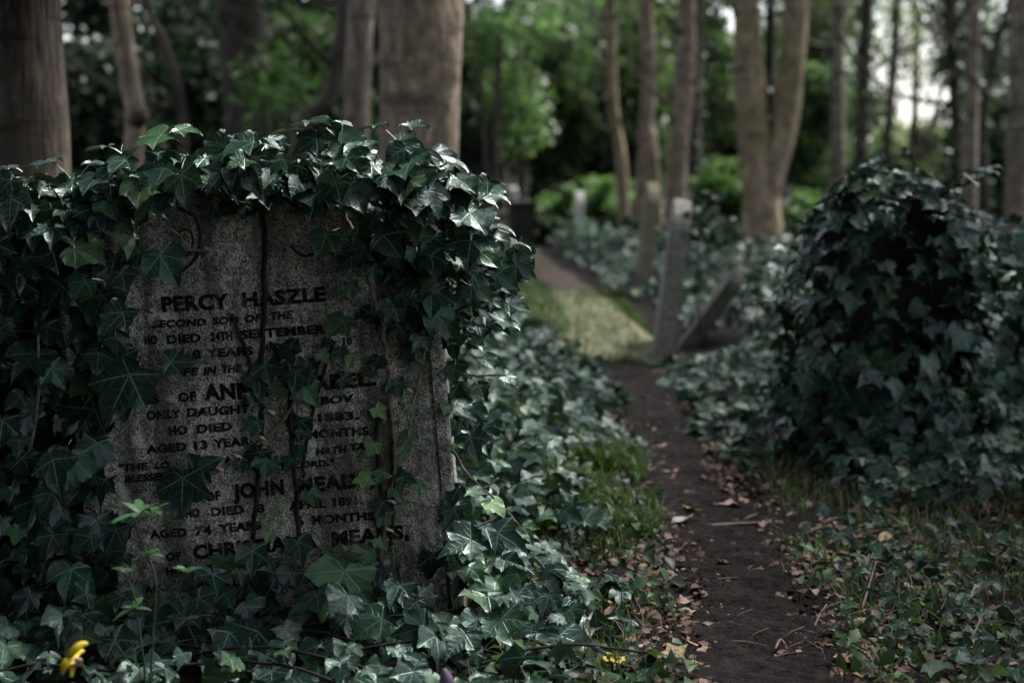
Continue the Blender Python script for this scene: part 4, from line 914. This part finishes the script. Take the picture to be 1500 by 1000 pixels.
V, T = tube_arrays(smooth_pts([(0, 0, z0), (0, 0, q0.z*.5), (.0, 0, q0.z-.05), (-.002, 0, q0.z-.02), (-.006, 0, q0.z)], 14), lerp_r([.004, .005, .011, .0125, .002], 14), 8); obj('bud_body', mesh_np('bud_body', V, T, True, mat=M['purple']), None, bd)

# ------------------------------------------------------------------ trees
def cards(n, pos, s0, s1, mat, name, parent, hang=0.0, kind='stuff'):
    N_ = RNG.normal(0, 1, (n, 3)); N_[:, 2] = np.abs(N_[:, 2])+.3; Tq = RNG.normal(0, 1, (n, 3)); Tq[:, 2] -= hang
    R = frames(N_, Tq); s = RNG.uniform(s0, s1, n)
    Vt = np.array([(0, -.5, 0), (.28, -.05, .05), (0, .6, -.08), (-.28, -.05, .05)]); Tt = np.array([[0, 1, 2], [0, 2, 3]])
    V = np.einsum('nij,vj->nvi', R, Vt)*s[:, None, None]+pos[:, None]; T = Tt[None]+(np.arange(n)*4)[:, None, None]
    o = obj(name, mesh_np(name, V.reshape(-1, 3), T.reshape(-1, 3), True, rnd=np.repeat(RNG.random(n), 4), mat=mat), None, parent)
    if kind: o['kind'] = kind
    return o
def clumps(n, c, r, k, cr):
    cc = RNG.normal(0, 1, (k, 3)); cc /= np.linalg.norm(cc, axis=1)[:, None]; cc *= RNG.random((k, 1))**.45
    cc = cc*np.array(r)+np.array(c); i = RNG.integers(0, k, n); rr = RNG.uniform(.5, 1.2, k)*cr
    d = RNG.normal(0, 1, (n, 3)); d /= np.linalg.norm(d, axis=1)[:, None]; d *= RNG.random((n, 1))**.4
    d[:, 2] *= .7; return cc[i]+d*rr[i][:, None]
def trunk(name, P, R, mat, parent, n=26, sides=18, wob=.10, seed=0):
    V, T = tube_arrays(smooth_pts(P, n), lerp_r(R, n), sides, wob, seed); return obj(name, mesh_np(name, V, T, True, mat=mat), None, parent)
def tree(label, pxpts, Yd, wpx, mat, H=8.0, crown=None, group=None, limbs=3, flare=1.25, extra=None, fol='fol_mid', leaf=(.09, .16), ivy=0, sides=18, branches=4):
    """pxpts: centre line read on the picture (bottom to top) at distance Yd; wpx: widths in pixels bottom, top"""
    pts = [atY(x, y, Yd) for x, y in pxpts]
    b0 = pts[0]; z0 = hz(b0.x, Yd)
    loc = Vector((b0.x, Yd, z0-.05)); t = thing('tree', label, 'tree', loc, (0, 0, 0), group)
    d = (pts[-1]-pts[-2]).normalized(); d.x *= .5; d.normalize()
    L = [Vector((b0.x, Yd, z0-.12))]+([p for p in pts if p.z > z0+.3])
    top = L[-1]
    k = max(1, int((H-top.z)/1.2))
    for i in range(1, k+1): L.append(top+Vector((d.x*1.2*i+RNG.normal(0, .05), RNG.normal(0, .05), (H-top.z)/k*i)))
    r0, r1 = wpx[0]/F*Yd/2, wpx[1]/F*Yd/2
    m = len(L); R = [r0*flare, r0]+[r0+(r1-r0)*min(1, i/3) for i in range(1, m-1)]; R = R[:m]
    for i in range(m):
        if L[i].z > 4.0: R[i] = max(.02, R[i]*(1-.55*(L[i].z-4)/(H-3.5)))
    trunk('trunk', [p-loc for p in L], R, mat, t, max(16, m*5), sides, .10, RNG.random()*60)
    for q in range(limbs):
        a = RNG.uniform(0, 6.28); s0 = L[-1-min(q % 3, len(L)-3)]; ln = RNG.uniform(1.2, 2.2)
        P_ = [s0-loc, s0-loc+Vector((math.cos(a)*ln*.4, math.sin(a)*ln*.4, ln*.4)), s0-loc+Vector((math.cos(a)*ln, math.sin(a)*ln, ln*.8))]
        trunk('limb', P_, [R[-2]*.7, R[-2]*.45, .015], mat, t, 8, 7, .1, q)
    if crown is not None:
        cn, cr, ck = crown; top = L[-1]-loc
        cards(cn, clumps(cn, (top.x, top.y, top.z-.2), cr, ck, .75), leaf[0], leaf[1], M[fol], 'crown', t)
    if ivy:
        n = ivy; zz = RNG.uniform(0, min(H*.7, 5), n); a = RNG.uniform(0, 6.28, n)
        Lp = np.array([tuple(p-loc) for p in L]); cx = np.interp(zz, Lp[:, 2], Lp[:, 0]); cy = np.interp(zz, Lp[:, 2], Lp[:, 1]); rr = r0*RNG.uniform(1.0, 2.0, n)
        cards(n, np.stack([cx+np.cos(a)*rr, cy+np.sin(a)*rr, zz], 1), .07, .13, M['fol_dark'], 'climbing_ivy', t, hang=1)
    for q in range(branches):
        zb = RNG.uniform(1.0, 3.6); Lp = np.array([tuple(p-loc) for p in L]); x0 = float(np.interp(zb, Lp[:, 2], Lp[:, 0])); y0 = float(np.interp(zb, Lp[:, 2], Lp[:, 1])); a = RNG.uniform(-.9, .9)+(0 if RNG.random() < .5 else math.pi); ln = RNG.uniform(.7, 2.2); up = RNG.uniform(.4, 1.3)
        P_ = [(x0, y0, zb), (x0+math.cos(a)*ln*.35, y0+math.sin(a)*ln*.3, zb+ln*up*.25+RNG.normal(0, .08)), (x0+math.cos(a)*ln*.7, y0+math.sin(a)*ln*.6, zb+ln*up*.75+RNG.normal(0, .1)), (x0+math.cos(a)*ln, y0+math.sin(a)*ln*.9, zb+ln*up+RNG.normal(0, .15))]
        trunk('branch', P_, [RNG.uniform(.015, .035), .016, .010, .004], M['bark_dark'], t, 12, 6, .15, q)
    if extra: extra(t, loc)
    return t
BIG = (3000, (2.4, 2.4, 1.6), 30)
tree('thick furrowed brown trunk cut by the left picture edge', [(42, 520), (42, 250), (30, 0)], 4.5, (118, 96), M['bark_furrow'], 8.5, (6500, (2.6, 2.2, 1.5), 40), sides=32, fol='fol_dark', branches=0)
tree('slender leaning grey trunk with a knot beside the left trunk', [(186, 330), (198, 180), (190, 120), (174, 0)], 9.0, (30, 28), M['bark_smooth'], 8, BIG,
     extra=lambda t, l: obj('knot', (lambda A: mesh_np('knot', A[0], A[1], True, mat=M['bark_dark']))(tube_arrays([atY(198, 178, 8.95)-l, atY(207, 168, 8.9)-l, atY(210, 158, 8.9)-l], [.05, .06, .03], 10, .2)), None, t))
tree('broad pale smooth trunk rising directly behind the inscribed gravestone', [(612, 480), (613, 250), (616, 0)], 7.0, (112, 130), M['bark_smooth'], 9.5, (5000, (2.6, 2.6, 1.6), 40), sides=36, branches=0)
tree('narrow dark grey trunk pressed against the broad pale trunk', [(518, 480), (522, 200), (530, 0)], 8.6, (36, 36), M['bark_grey'], 8.5, BIG, fol='fol_dark')
tree('dark crooked branchy trunk left of the narrow grey trunk', [(425, 420), (440, 200), (478, 150), (498, 80), (505, 0)], 10.5, (26, 22), M['bark_dark'], 7, BIG, fol='fol_dark')
tree('massive dark ivy-hung trunk behind the top of the gravestone', [(372, 420), (365, 180), (350, 0)], 13.5, (70, 80), M['bark_dark'], 8.5, BIG, fol='fol_dark', ivy=900)
tree('thin dark crooked stem between the knotted and massive trunks', [(262, 420), (268, 180), (240, 60), (215, 0)], 12.0, (12, 10), M['bark_dark'], 7, (3000, (2, 2, 1.4), 22), fol='fol_dark')
tree('thin curving brown trunk left of the pair beyond the path', [(914, 330), (910, 240), (897, 150), (894, 0)], 18.0, (16, 17), M['bark_gold'], 9, BIG)
tree('slim brown trunk with a fork low down beyond the path', [(936, 340), (944, 220), (950, 120), (946, 0)], 17.0, (20, 20), M['bark_smooth'], 9, BIG,
     extra=lambda t, l: trunk('limb', [atY(962, 340, 17)-l, atY(957, 250, 17)-l, atY(951, 190, 17)-l], [.09, .08, .07], M['bark_smooth'], t, 10, 12))
tree('straight brown trunk above the pale leaning headstone', [(990, 360), (993, 250), (1003, 120), (1006, 0)], 16.0, (28, 26), M['bark_smooth'], 9, BIG)
tree('dark narrow trunk tucked right behind the straight brown trunk', [(1016, 360), (1016, 200), (1020, 0)], 18.0, (22, 24), M['bark_dark'], 9, BIG, fol='fol_dark', ivy=300)
def twin(t, l):
    trunk('limb', [atY(1117, 320, 14.2)-l, atY(1126, 262, 14.2)-l, atY(1147, 190, 14.2)-l, atY(1160, 100, 14.2)-l, atY(1166, 0, 14.2)-l, atY(1172, -250, 14.2)-l, atY(1190, -600, 14.3)-l], [.12, .145, .135, .125, .125, .1, .05], M['bark_gold'], t, 24, 18, .08, 3)
    P_ = [atY(1124, 240, 14.35)-l, atY(1127, 120, 14.4)-l, atY(1128, 0, 14.4)-l, atY(1128, -200, 14.4)-l]; trunk('limb', P_, [.05, .05, .05, .04], M['bark_dark'], t, 14, 12, .2, 8)
    n = 220; zz = RNG.uniform(1.2, 3.6, n); a = RNG.uniform(0, 6.28, n); x_ = np.interp(zz, [p.z for p in P_], [p.x for p in P_]); cards(n, np.stack([x_+np.cos(a)*.13, np.full(n, .15)+np.sin(a)*.1, zz], 1), .06, .11, M['fol_dark'], 'climbing_ivy', t, hang=1)
tree('big golden-barked trunk forking in two right of the path', [(1117, 372), (1115, 300), (1106, 230), (1098, 120), (1092, 0)], 14.2, (52, 36), M['bark_gold'], 9.5, (7000, (3, 3, 1.7), 44), extra=twin, sides=24, flare=1.35)
RT = 'trees standing against the sky on the right'
tree('straight brown trunk left of the pale sky gap', [(1230, 330), (1228, 240), (1228, 0)], 17.0, (20, 22), M['bark_grey'], 9, (3600, (2.2, 2.2, 1.6), 30), ivy=160)
tree('dark trunk immediately left of the brightest sky gap', [(1256, 330), (1262, 200), (1270, 0)], 18.5, (19, 18), M['bark_dark'], 9, (3600, (2.2, 2.2, 1.6), 30), ivy=500)
tree('thin wavering black stem crossing the bright sky gap', [(1296, 330), (1300, 200), (1309, 100), (1314, 0)], 17.0, (13, 9), M['bark_dark'], 8, (1800, (1.8, 1.8, 1.4), 20), ivy=120)
tree('faint thin far trunk inside the bright sky gap', [(1342, 330), (1340, 200), (1342, 0)], 27.0, (10, 9), M['bark_dark'], 9, (1500, (1.8, 1.8, 1.4), 20))
tree('dark ivy-clad trunk right of the sky gap', [(1402, 330), (1402, 200), (1392, 0)], 13.5, (16, 18), M['bark_dark'], 8.5, (3200, (2.2, 2.2, 1.4), 26), ivy=650, fol='fol_dark')
tree('smooth paler stem beside the dark ivy-clad trunk at right', [(1420, 335), (1424, 180), (1428, 0)], 13.0, (18, 16), M['bark_grey'], 9, (3000, (2.2, 2.2, 1.4), 24))
tree('slanting dark stem near the upper right corner', [(1452, 330), (1440, 180), (1462, 60), (1480, 0)], 15.0, (10, 10), M['bark_dark'], 8, (3000, (2, 2, 1.4), 24), fol='fol_dark', ivy=260)
tree('brown trunk cut by the right picture edge', [(1492, 360), (1494, 200), (1500, 0)], 11.5, (34, 32), M['bark_grey'], 9, (5200, (2.6, 2.4, 1.5), 34), fol='fol_dark')
# woods around the camera, most trees added to block light from the scene
WOODS = [(-2.6, 1.6, 5.6, .14, 12000, 2.4, 'added dark tree close on the left to shade the gravestone'), (-3.4, -1.2, 7.5, .2, 12000, 2.8, 'added shade tree behind the viewer to the left'), (.4, -3.4, 8, .2, 13000, 3.0, 'added shade tree straight behind the viewer'),  # unseen, put in to darken the left and the camera side
 (-1.2, -2.0, 6.5, .16, 12000, 2.6, 'smaller added shade tree close behind the viewer'), (-5.2, 3.4, 7.5, .2, 9000, 2.6, 'added shade tree far out on the left beside the furrowed trunk'),  # both added out of view for more shade
 (5.4, 2.0, 8.0, .2, 6000, 2.2, 'tree standing outside the picture on the right'), (4.9, 5.6, 8.0, .2, 6500, 1.9, 'added shade tree outside the picture beyond the right-hand ivy hump'), (5.5, 8.8, 8.5, .2, 6500, 2.0, 'added shade tree outside the picture far along on the right'), (-2.6, 3.9, 7.0, .1, 7000, 1.9, 'leafy tree just outside the picture left of the furrowed trunk')]  # ivy-hump and far-along trees added to shade the path and right-hand ivy
for (x, y, H, r, cn, cr, lb) in WOODS:
    t = thing('tree', lb, 'tree', (x, y, hz(x, y)-.05))
    trunk('trunk', [(0, 0, -.1), (.03, 0, H*.3), (-.05, .05, H*.7), (0, 0, H)], [r*1.3, r, r*.7, .03], M['bark_dark'], t, 16, 12)
    for q in range(4):
        a = q*1.6; trunk('limb', [(0, 0, H*.6), (math.cos(a)*.8, math.sin(a)*.8, H*.75), (math.cos(a)*1.6, math.sin(a)*1.6, H*.9)], [r*.5, r*.3, .02], M['bark_dark'], t, 8, 7)
    cards(cn, clumps(cn, (0, 0, H*.78), (cr, cr, H*.2), 60, .95), .13, .22, M['fol_dark'], 'crown', t)
    if x == -2.6:  # low foliage and its limbs added to keep light off the left ivy
        cards(6500, clumps(6500, (1.15, .0, 2.35), (1.0, 1.5, .4), 40, .5), .09, .15, M['fol_dark'], 'shade_crown', t)
        cards(4600, clumps(4600, (1.62, -.05, 1.78), (.5, .65, .34), 30, .28), .07, .12, M['fol_dark'], 'shade_bough', t)
        trunk('limb', [(0, 0, 1.2), (.7, .1, 1.6), (1.6, .0, 1.8)], [.05, .03, .012], M['bark_dark'], t, 10, 7)
        trunk('limb', [(0, 0, 1.7), (.6, .2, 2.2), (1.5, .4, 2.5)], [.06, .04, .015], M['bark_dark'], t, 10, 7)
def bush(label, x, y, rx, ry, h, n, fol='fol_dark', leaf=(.07, .13), cl=.35):
    t = thing('shrub', label, 'shrub', (x, y, hz(x, y)-.03)); p = clumps(n, (0, 0, h*.5), (rx*.85, ry*.85, h*.42), 46, cl); p[:, 2] = np.abs(p[:, 2])+.02
    cards(n, p, leaf[0], leaf[1], M[fol], 'foliage', t)
    for q in range(7):
        a = q*.9; trunk('stem', [(0, 0, -.05), (math.cos(a)*rx*.3, math.sin(a)*ry*.3, h*.4), (math.cos(a)*rx*.6, math.sin(a)*ry*.6, h*.85)], [.035, .025, .01], M['bark_dark'], t, 8, 6)
bush('added dark evergreen bush blocking light, out of the picture at the near left', -1.70, 1.35, .75, 1.0, 2.5, 13000)  # added out of view to cut light from the left
bush('added dark evergreen bush blocking light behind the viewer at the left', -1.6, -.7, .9, .6, 2.6, 9000)  # unseen, added against light from behind the camera
bush('dark bush added close beside the viewer at the left to block light', -1.15, .25, .5, .55, 2.3, 6500)  # unseen, added to stop light from the front left
bush('dark bush added directly behind the viewer to block low light', -.35, -1.25, .75, .5, 2.4, 7000)  # unseen, added to stop low light from the front
for x, y, lb in [(-5.5, -1.2, 'added tall dark yew screen far behind the viewer to the left'), (-3.0, -3.4, 'added tall dark yew screen behind the viewer to the left'), (.2, -4.2, 'added tall dark yew screen straight behind the viewer')]:  # foliage wall added behind the camera to cut the front fill light
    bush(lb, x, y, 2.0, 1.0, 7.0, 8000, leaf=(.18, .3), cl=.8)
# ------------------------------------------------------------------ shrubs and undergrowth
def shrub(label, x, ytop, ybot, Yd, wpx, fol, n, leaf=(.07, .13), k=18, hang=0.0, depth=None, stems=5, cr=.32):
    c0 = atY(x, (ytop+ybot)/2, Yd); zt = atY(x, ytop, Yd).z; zb = max(hz(c0.x, Yd), atY(x, ybot, Yd).z); hw = wpx/F*Yd/2
    z0 = hz(c0.x, Yd); t = thing('shrub', label, 'shrub', (c0.x, Yd, z0-.03)); dp = depth or min(hw, 1.2)
    pos = clumps(n, (0, 0, (zt+zb)/2-z0), (hw*.85, dp, (zt-zb)/2*.85), k, cr*min(1.0, (zt-zb)))
    pos[:, 2] = np.abs(pos[:, 2])+.02
    cards(n, pos, leaf[0], leaf[1], M[fol], 'foliage', t, hang)
    for q in range(stems):
        a = RNG.uniform(0, 6.28); rr = RNG.uniform(.2, .8)
        trunk('stem', [(0, 0, -.05), (math.cos(a)*hw*rr*.5, math.sin(a)*dp*rr*.5, (zt-z0)*.4), (math.cos(a)*hw*rr, math.sin(a)*dp*rr, (zt-z0)*.85)], [.03, .022, .008], M['bark_dark'], t, 8, 6)
    return t
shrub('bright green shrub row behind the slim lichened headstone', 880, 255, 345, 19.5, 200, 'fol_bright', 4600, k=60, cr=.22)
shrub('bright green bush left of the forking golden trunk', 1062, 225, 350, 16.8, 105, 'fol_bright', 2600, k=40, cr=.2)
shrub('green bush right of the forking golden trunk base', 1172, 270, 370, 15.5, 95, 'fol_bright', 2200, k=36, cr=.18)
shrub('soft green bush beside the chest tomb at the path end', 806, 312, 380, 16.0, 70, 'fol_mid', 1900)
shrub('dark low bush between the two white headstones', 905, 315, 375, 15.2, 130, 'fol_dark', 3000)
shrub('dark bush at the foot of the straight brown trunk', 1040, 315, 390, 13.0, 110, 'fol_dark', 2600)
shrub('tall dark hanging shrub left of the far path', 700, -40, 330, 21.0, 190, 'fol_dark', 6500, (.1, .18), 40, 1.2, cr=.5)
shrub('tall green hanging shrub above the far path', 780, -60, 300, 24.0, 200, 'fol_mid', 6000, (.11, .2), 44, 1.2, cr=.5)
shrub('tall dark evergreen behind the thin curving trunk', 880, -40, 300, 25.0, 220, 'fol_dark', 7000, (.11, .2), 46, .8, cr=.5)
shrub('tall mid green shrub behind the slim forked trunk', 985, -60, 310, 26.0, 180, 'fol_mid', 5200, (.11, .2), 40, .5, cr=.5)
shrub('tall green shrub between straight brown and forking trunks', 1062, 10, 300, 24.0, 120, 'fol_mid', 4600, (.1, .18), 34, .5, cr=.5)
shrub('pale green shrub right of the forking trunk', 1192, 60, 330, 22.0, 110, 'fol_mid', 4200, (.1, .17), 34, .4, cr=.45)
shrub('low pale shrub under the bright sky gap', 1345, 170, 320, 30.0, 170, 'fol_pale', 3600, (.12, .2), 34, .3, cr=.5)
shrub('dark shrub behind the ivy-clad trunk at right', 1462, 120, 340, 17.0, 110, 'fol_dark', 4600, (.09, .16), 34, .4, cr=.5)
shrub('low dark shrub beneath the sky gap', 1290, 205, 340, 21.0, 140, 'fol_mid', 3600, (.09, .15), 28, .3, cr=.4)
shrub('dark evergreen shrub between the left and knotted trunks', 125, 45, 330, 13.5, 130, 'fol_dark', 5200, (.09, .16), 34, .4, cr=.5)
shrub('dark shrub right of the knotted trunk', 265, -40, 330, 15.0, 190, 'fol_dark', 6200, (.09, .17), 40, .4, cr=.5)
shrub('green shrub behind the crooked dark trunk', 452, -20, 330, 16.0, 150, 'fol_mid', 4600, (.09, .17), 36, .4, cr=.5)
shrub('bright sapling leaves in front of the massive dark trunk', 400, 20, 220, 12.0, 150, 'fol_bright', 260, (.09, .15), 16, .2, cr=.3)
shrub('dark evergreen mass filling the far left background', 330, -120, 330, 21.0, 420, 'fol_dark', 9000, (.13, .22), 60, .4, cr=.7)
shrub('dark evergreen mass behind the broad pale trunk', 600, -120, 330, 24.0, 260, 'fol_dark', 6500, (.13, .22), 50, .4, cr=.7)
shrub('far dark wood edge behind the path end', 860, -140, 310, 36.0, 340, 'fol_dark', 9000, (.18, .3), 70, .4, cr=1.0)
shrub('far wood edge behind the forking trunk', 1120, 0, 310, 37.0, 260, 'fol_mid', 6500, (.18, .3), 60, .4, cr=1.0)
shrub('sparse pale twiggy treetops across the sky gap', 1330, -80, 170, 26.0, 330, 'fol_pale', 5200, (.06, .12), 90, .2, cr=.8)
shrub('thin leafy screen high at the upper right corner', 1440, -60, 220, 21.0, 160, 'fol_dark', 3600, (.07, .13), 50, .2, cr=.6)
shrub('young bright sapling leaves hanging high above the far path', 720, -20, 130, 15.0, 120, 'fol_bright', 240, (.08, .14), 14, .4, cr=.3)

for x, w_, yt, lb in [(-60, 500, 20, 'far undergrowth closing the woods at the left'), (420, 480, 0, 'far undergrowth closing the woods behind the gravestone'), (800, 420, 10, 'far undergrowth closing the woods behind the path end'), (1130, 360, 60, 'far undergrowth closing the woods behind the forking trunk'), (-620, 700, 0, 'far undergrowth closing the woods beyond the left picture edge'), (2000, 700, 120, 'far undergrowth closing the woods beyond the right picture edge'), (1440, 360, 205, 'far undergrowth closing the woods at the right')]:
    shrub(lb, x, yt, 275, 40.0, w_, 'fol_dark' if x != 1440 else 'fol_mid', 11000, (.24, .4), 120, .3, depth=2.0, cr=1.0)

nb_ = 2600; bx_ = RNG.uniform(.05, .64, nb_); by_ = RNG.uniform(slab.location.y-SLL/2+.03, slab.location.y+SLL/2-.03, nb_); bh = RNG.uniform(.008, .03, nb_); ba = RNG.uniform(0, 6.28, nb_); zt_ = np.full(nb_, .04)
Vb = np.stack([np.stack([bx_-np.sin(ba)*.006, by_+np.cos(ba)*.006, zt_], 1), np.stack([bx_+np.sin(ba)*.006, by_-np.cos(ba)*.006, zt_], 1), np.stack([bx_+np.cos(ba)*.015, by_+np.sin(ba)*.015, zt_+bh], 1)], 1)
mb = obj('moss_tufts', mesh_np('moss_tufts', Vb.reshape(-1, 3), np.arange(nb_*3).reshape(-1, 3), False, rnd=np.repeat(RNG.random(nb_), 3), mat=M['fol_pale']), None, slab); mb.matrix_basis = slab.matrix_basis.inverted(); mb['kind'] = 'stuff'

shrub('hazy green treetops high over the right-hand trunks', 1210, -90, 80, 24.0, 200, 'fol_pale', 3600, (.07, .14), 50, .2, cr=.7)
shrub('dark leafy boughs at the top left corner', 130, -80, 60, 16.0, 160, 'fol_dark', 2200, (.07, .14), 30, .2, cr=.4)
shrub('dark leafy boughs above the massive dark trunk', 400, -80, 70, 18.0, 300, 'fol_dark', 4200, (.09, .16), 44, .2, cr=.6)

blades(2600, lambda x, y, d: ((np.minimum(np.abs(x-.02), np.abs(x-.67)) < .09) | (np.minimum(np.abs(y-sn.y), np.abs(y-sf.y)) < .2)), -.1, .78, sn.y-.25, sf.y+.4, .02, .065, 'grass', 'short grass fringing the flat mossy grave slab', M['grass'], .004)
nk = 900; kx = RNG.uniform(-.2, 1.4, nk*6); ky = RNG.uniform(2.1, 6.0, nk*6); m_ = np.abs(path_d(kx, ky)) < .17; kx, ky = kx[m_][:nk], ky[m_][:nk]; nk = len(kx)
oct_ = np.array([(1, 0, 0), (-1, 0, 0), (0, 1, 0), (0, -1, 0), (0, 0, .8), (0, 0, -.8)], float); of_ = np.array([[0, 2, 4], [2, 1, 4], [1, 3, 4], [3, 0, 4], [2, 0, 5], [1, 2, 5], [3, 1, 5], [0, 3, 5]])
ks = RNG.uniform(.003, .012, nk)*RNG.random(nk)**.5
KV = oct_[None]*ks[:, None, None]*RNG.uniform(.6, 1.3, (nk, 6, 1))+np.stack([kx, ky, height(kx, ky)+.012], 1)[:, None]
tag(obj('earth_crumbs', mesh_np('earth_crumbs', KV.reshape(-1, 3), (of_[None]+(np.arange(nk)*6)[:, None, None]).reshape(-1, 3), False, mat=M['path'])), 'crumbs of dark earth and grit on the near path', 'earth', kind='stuff')

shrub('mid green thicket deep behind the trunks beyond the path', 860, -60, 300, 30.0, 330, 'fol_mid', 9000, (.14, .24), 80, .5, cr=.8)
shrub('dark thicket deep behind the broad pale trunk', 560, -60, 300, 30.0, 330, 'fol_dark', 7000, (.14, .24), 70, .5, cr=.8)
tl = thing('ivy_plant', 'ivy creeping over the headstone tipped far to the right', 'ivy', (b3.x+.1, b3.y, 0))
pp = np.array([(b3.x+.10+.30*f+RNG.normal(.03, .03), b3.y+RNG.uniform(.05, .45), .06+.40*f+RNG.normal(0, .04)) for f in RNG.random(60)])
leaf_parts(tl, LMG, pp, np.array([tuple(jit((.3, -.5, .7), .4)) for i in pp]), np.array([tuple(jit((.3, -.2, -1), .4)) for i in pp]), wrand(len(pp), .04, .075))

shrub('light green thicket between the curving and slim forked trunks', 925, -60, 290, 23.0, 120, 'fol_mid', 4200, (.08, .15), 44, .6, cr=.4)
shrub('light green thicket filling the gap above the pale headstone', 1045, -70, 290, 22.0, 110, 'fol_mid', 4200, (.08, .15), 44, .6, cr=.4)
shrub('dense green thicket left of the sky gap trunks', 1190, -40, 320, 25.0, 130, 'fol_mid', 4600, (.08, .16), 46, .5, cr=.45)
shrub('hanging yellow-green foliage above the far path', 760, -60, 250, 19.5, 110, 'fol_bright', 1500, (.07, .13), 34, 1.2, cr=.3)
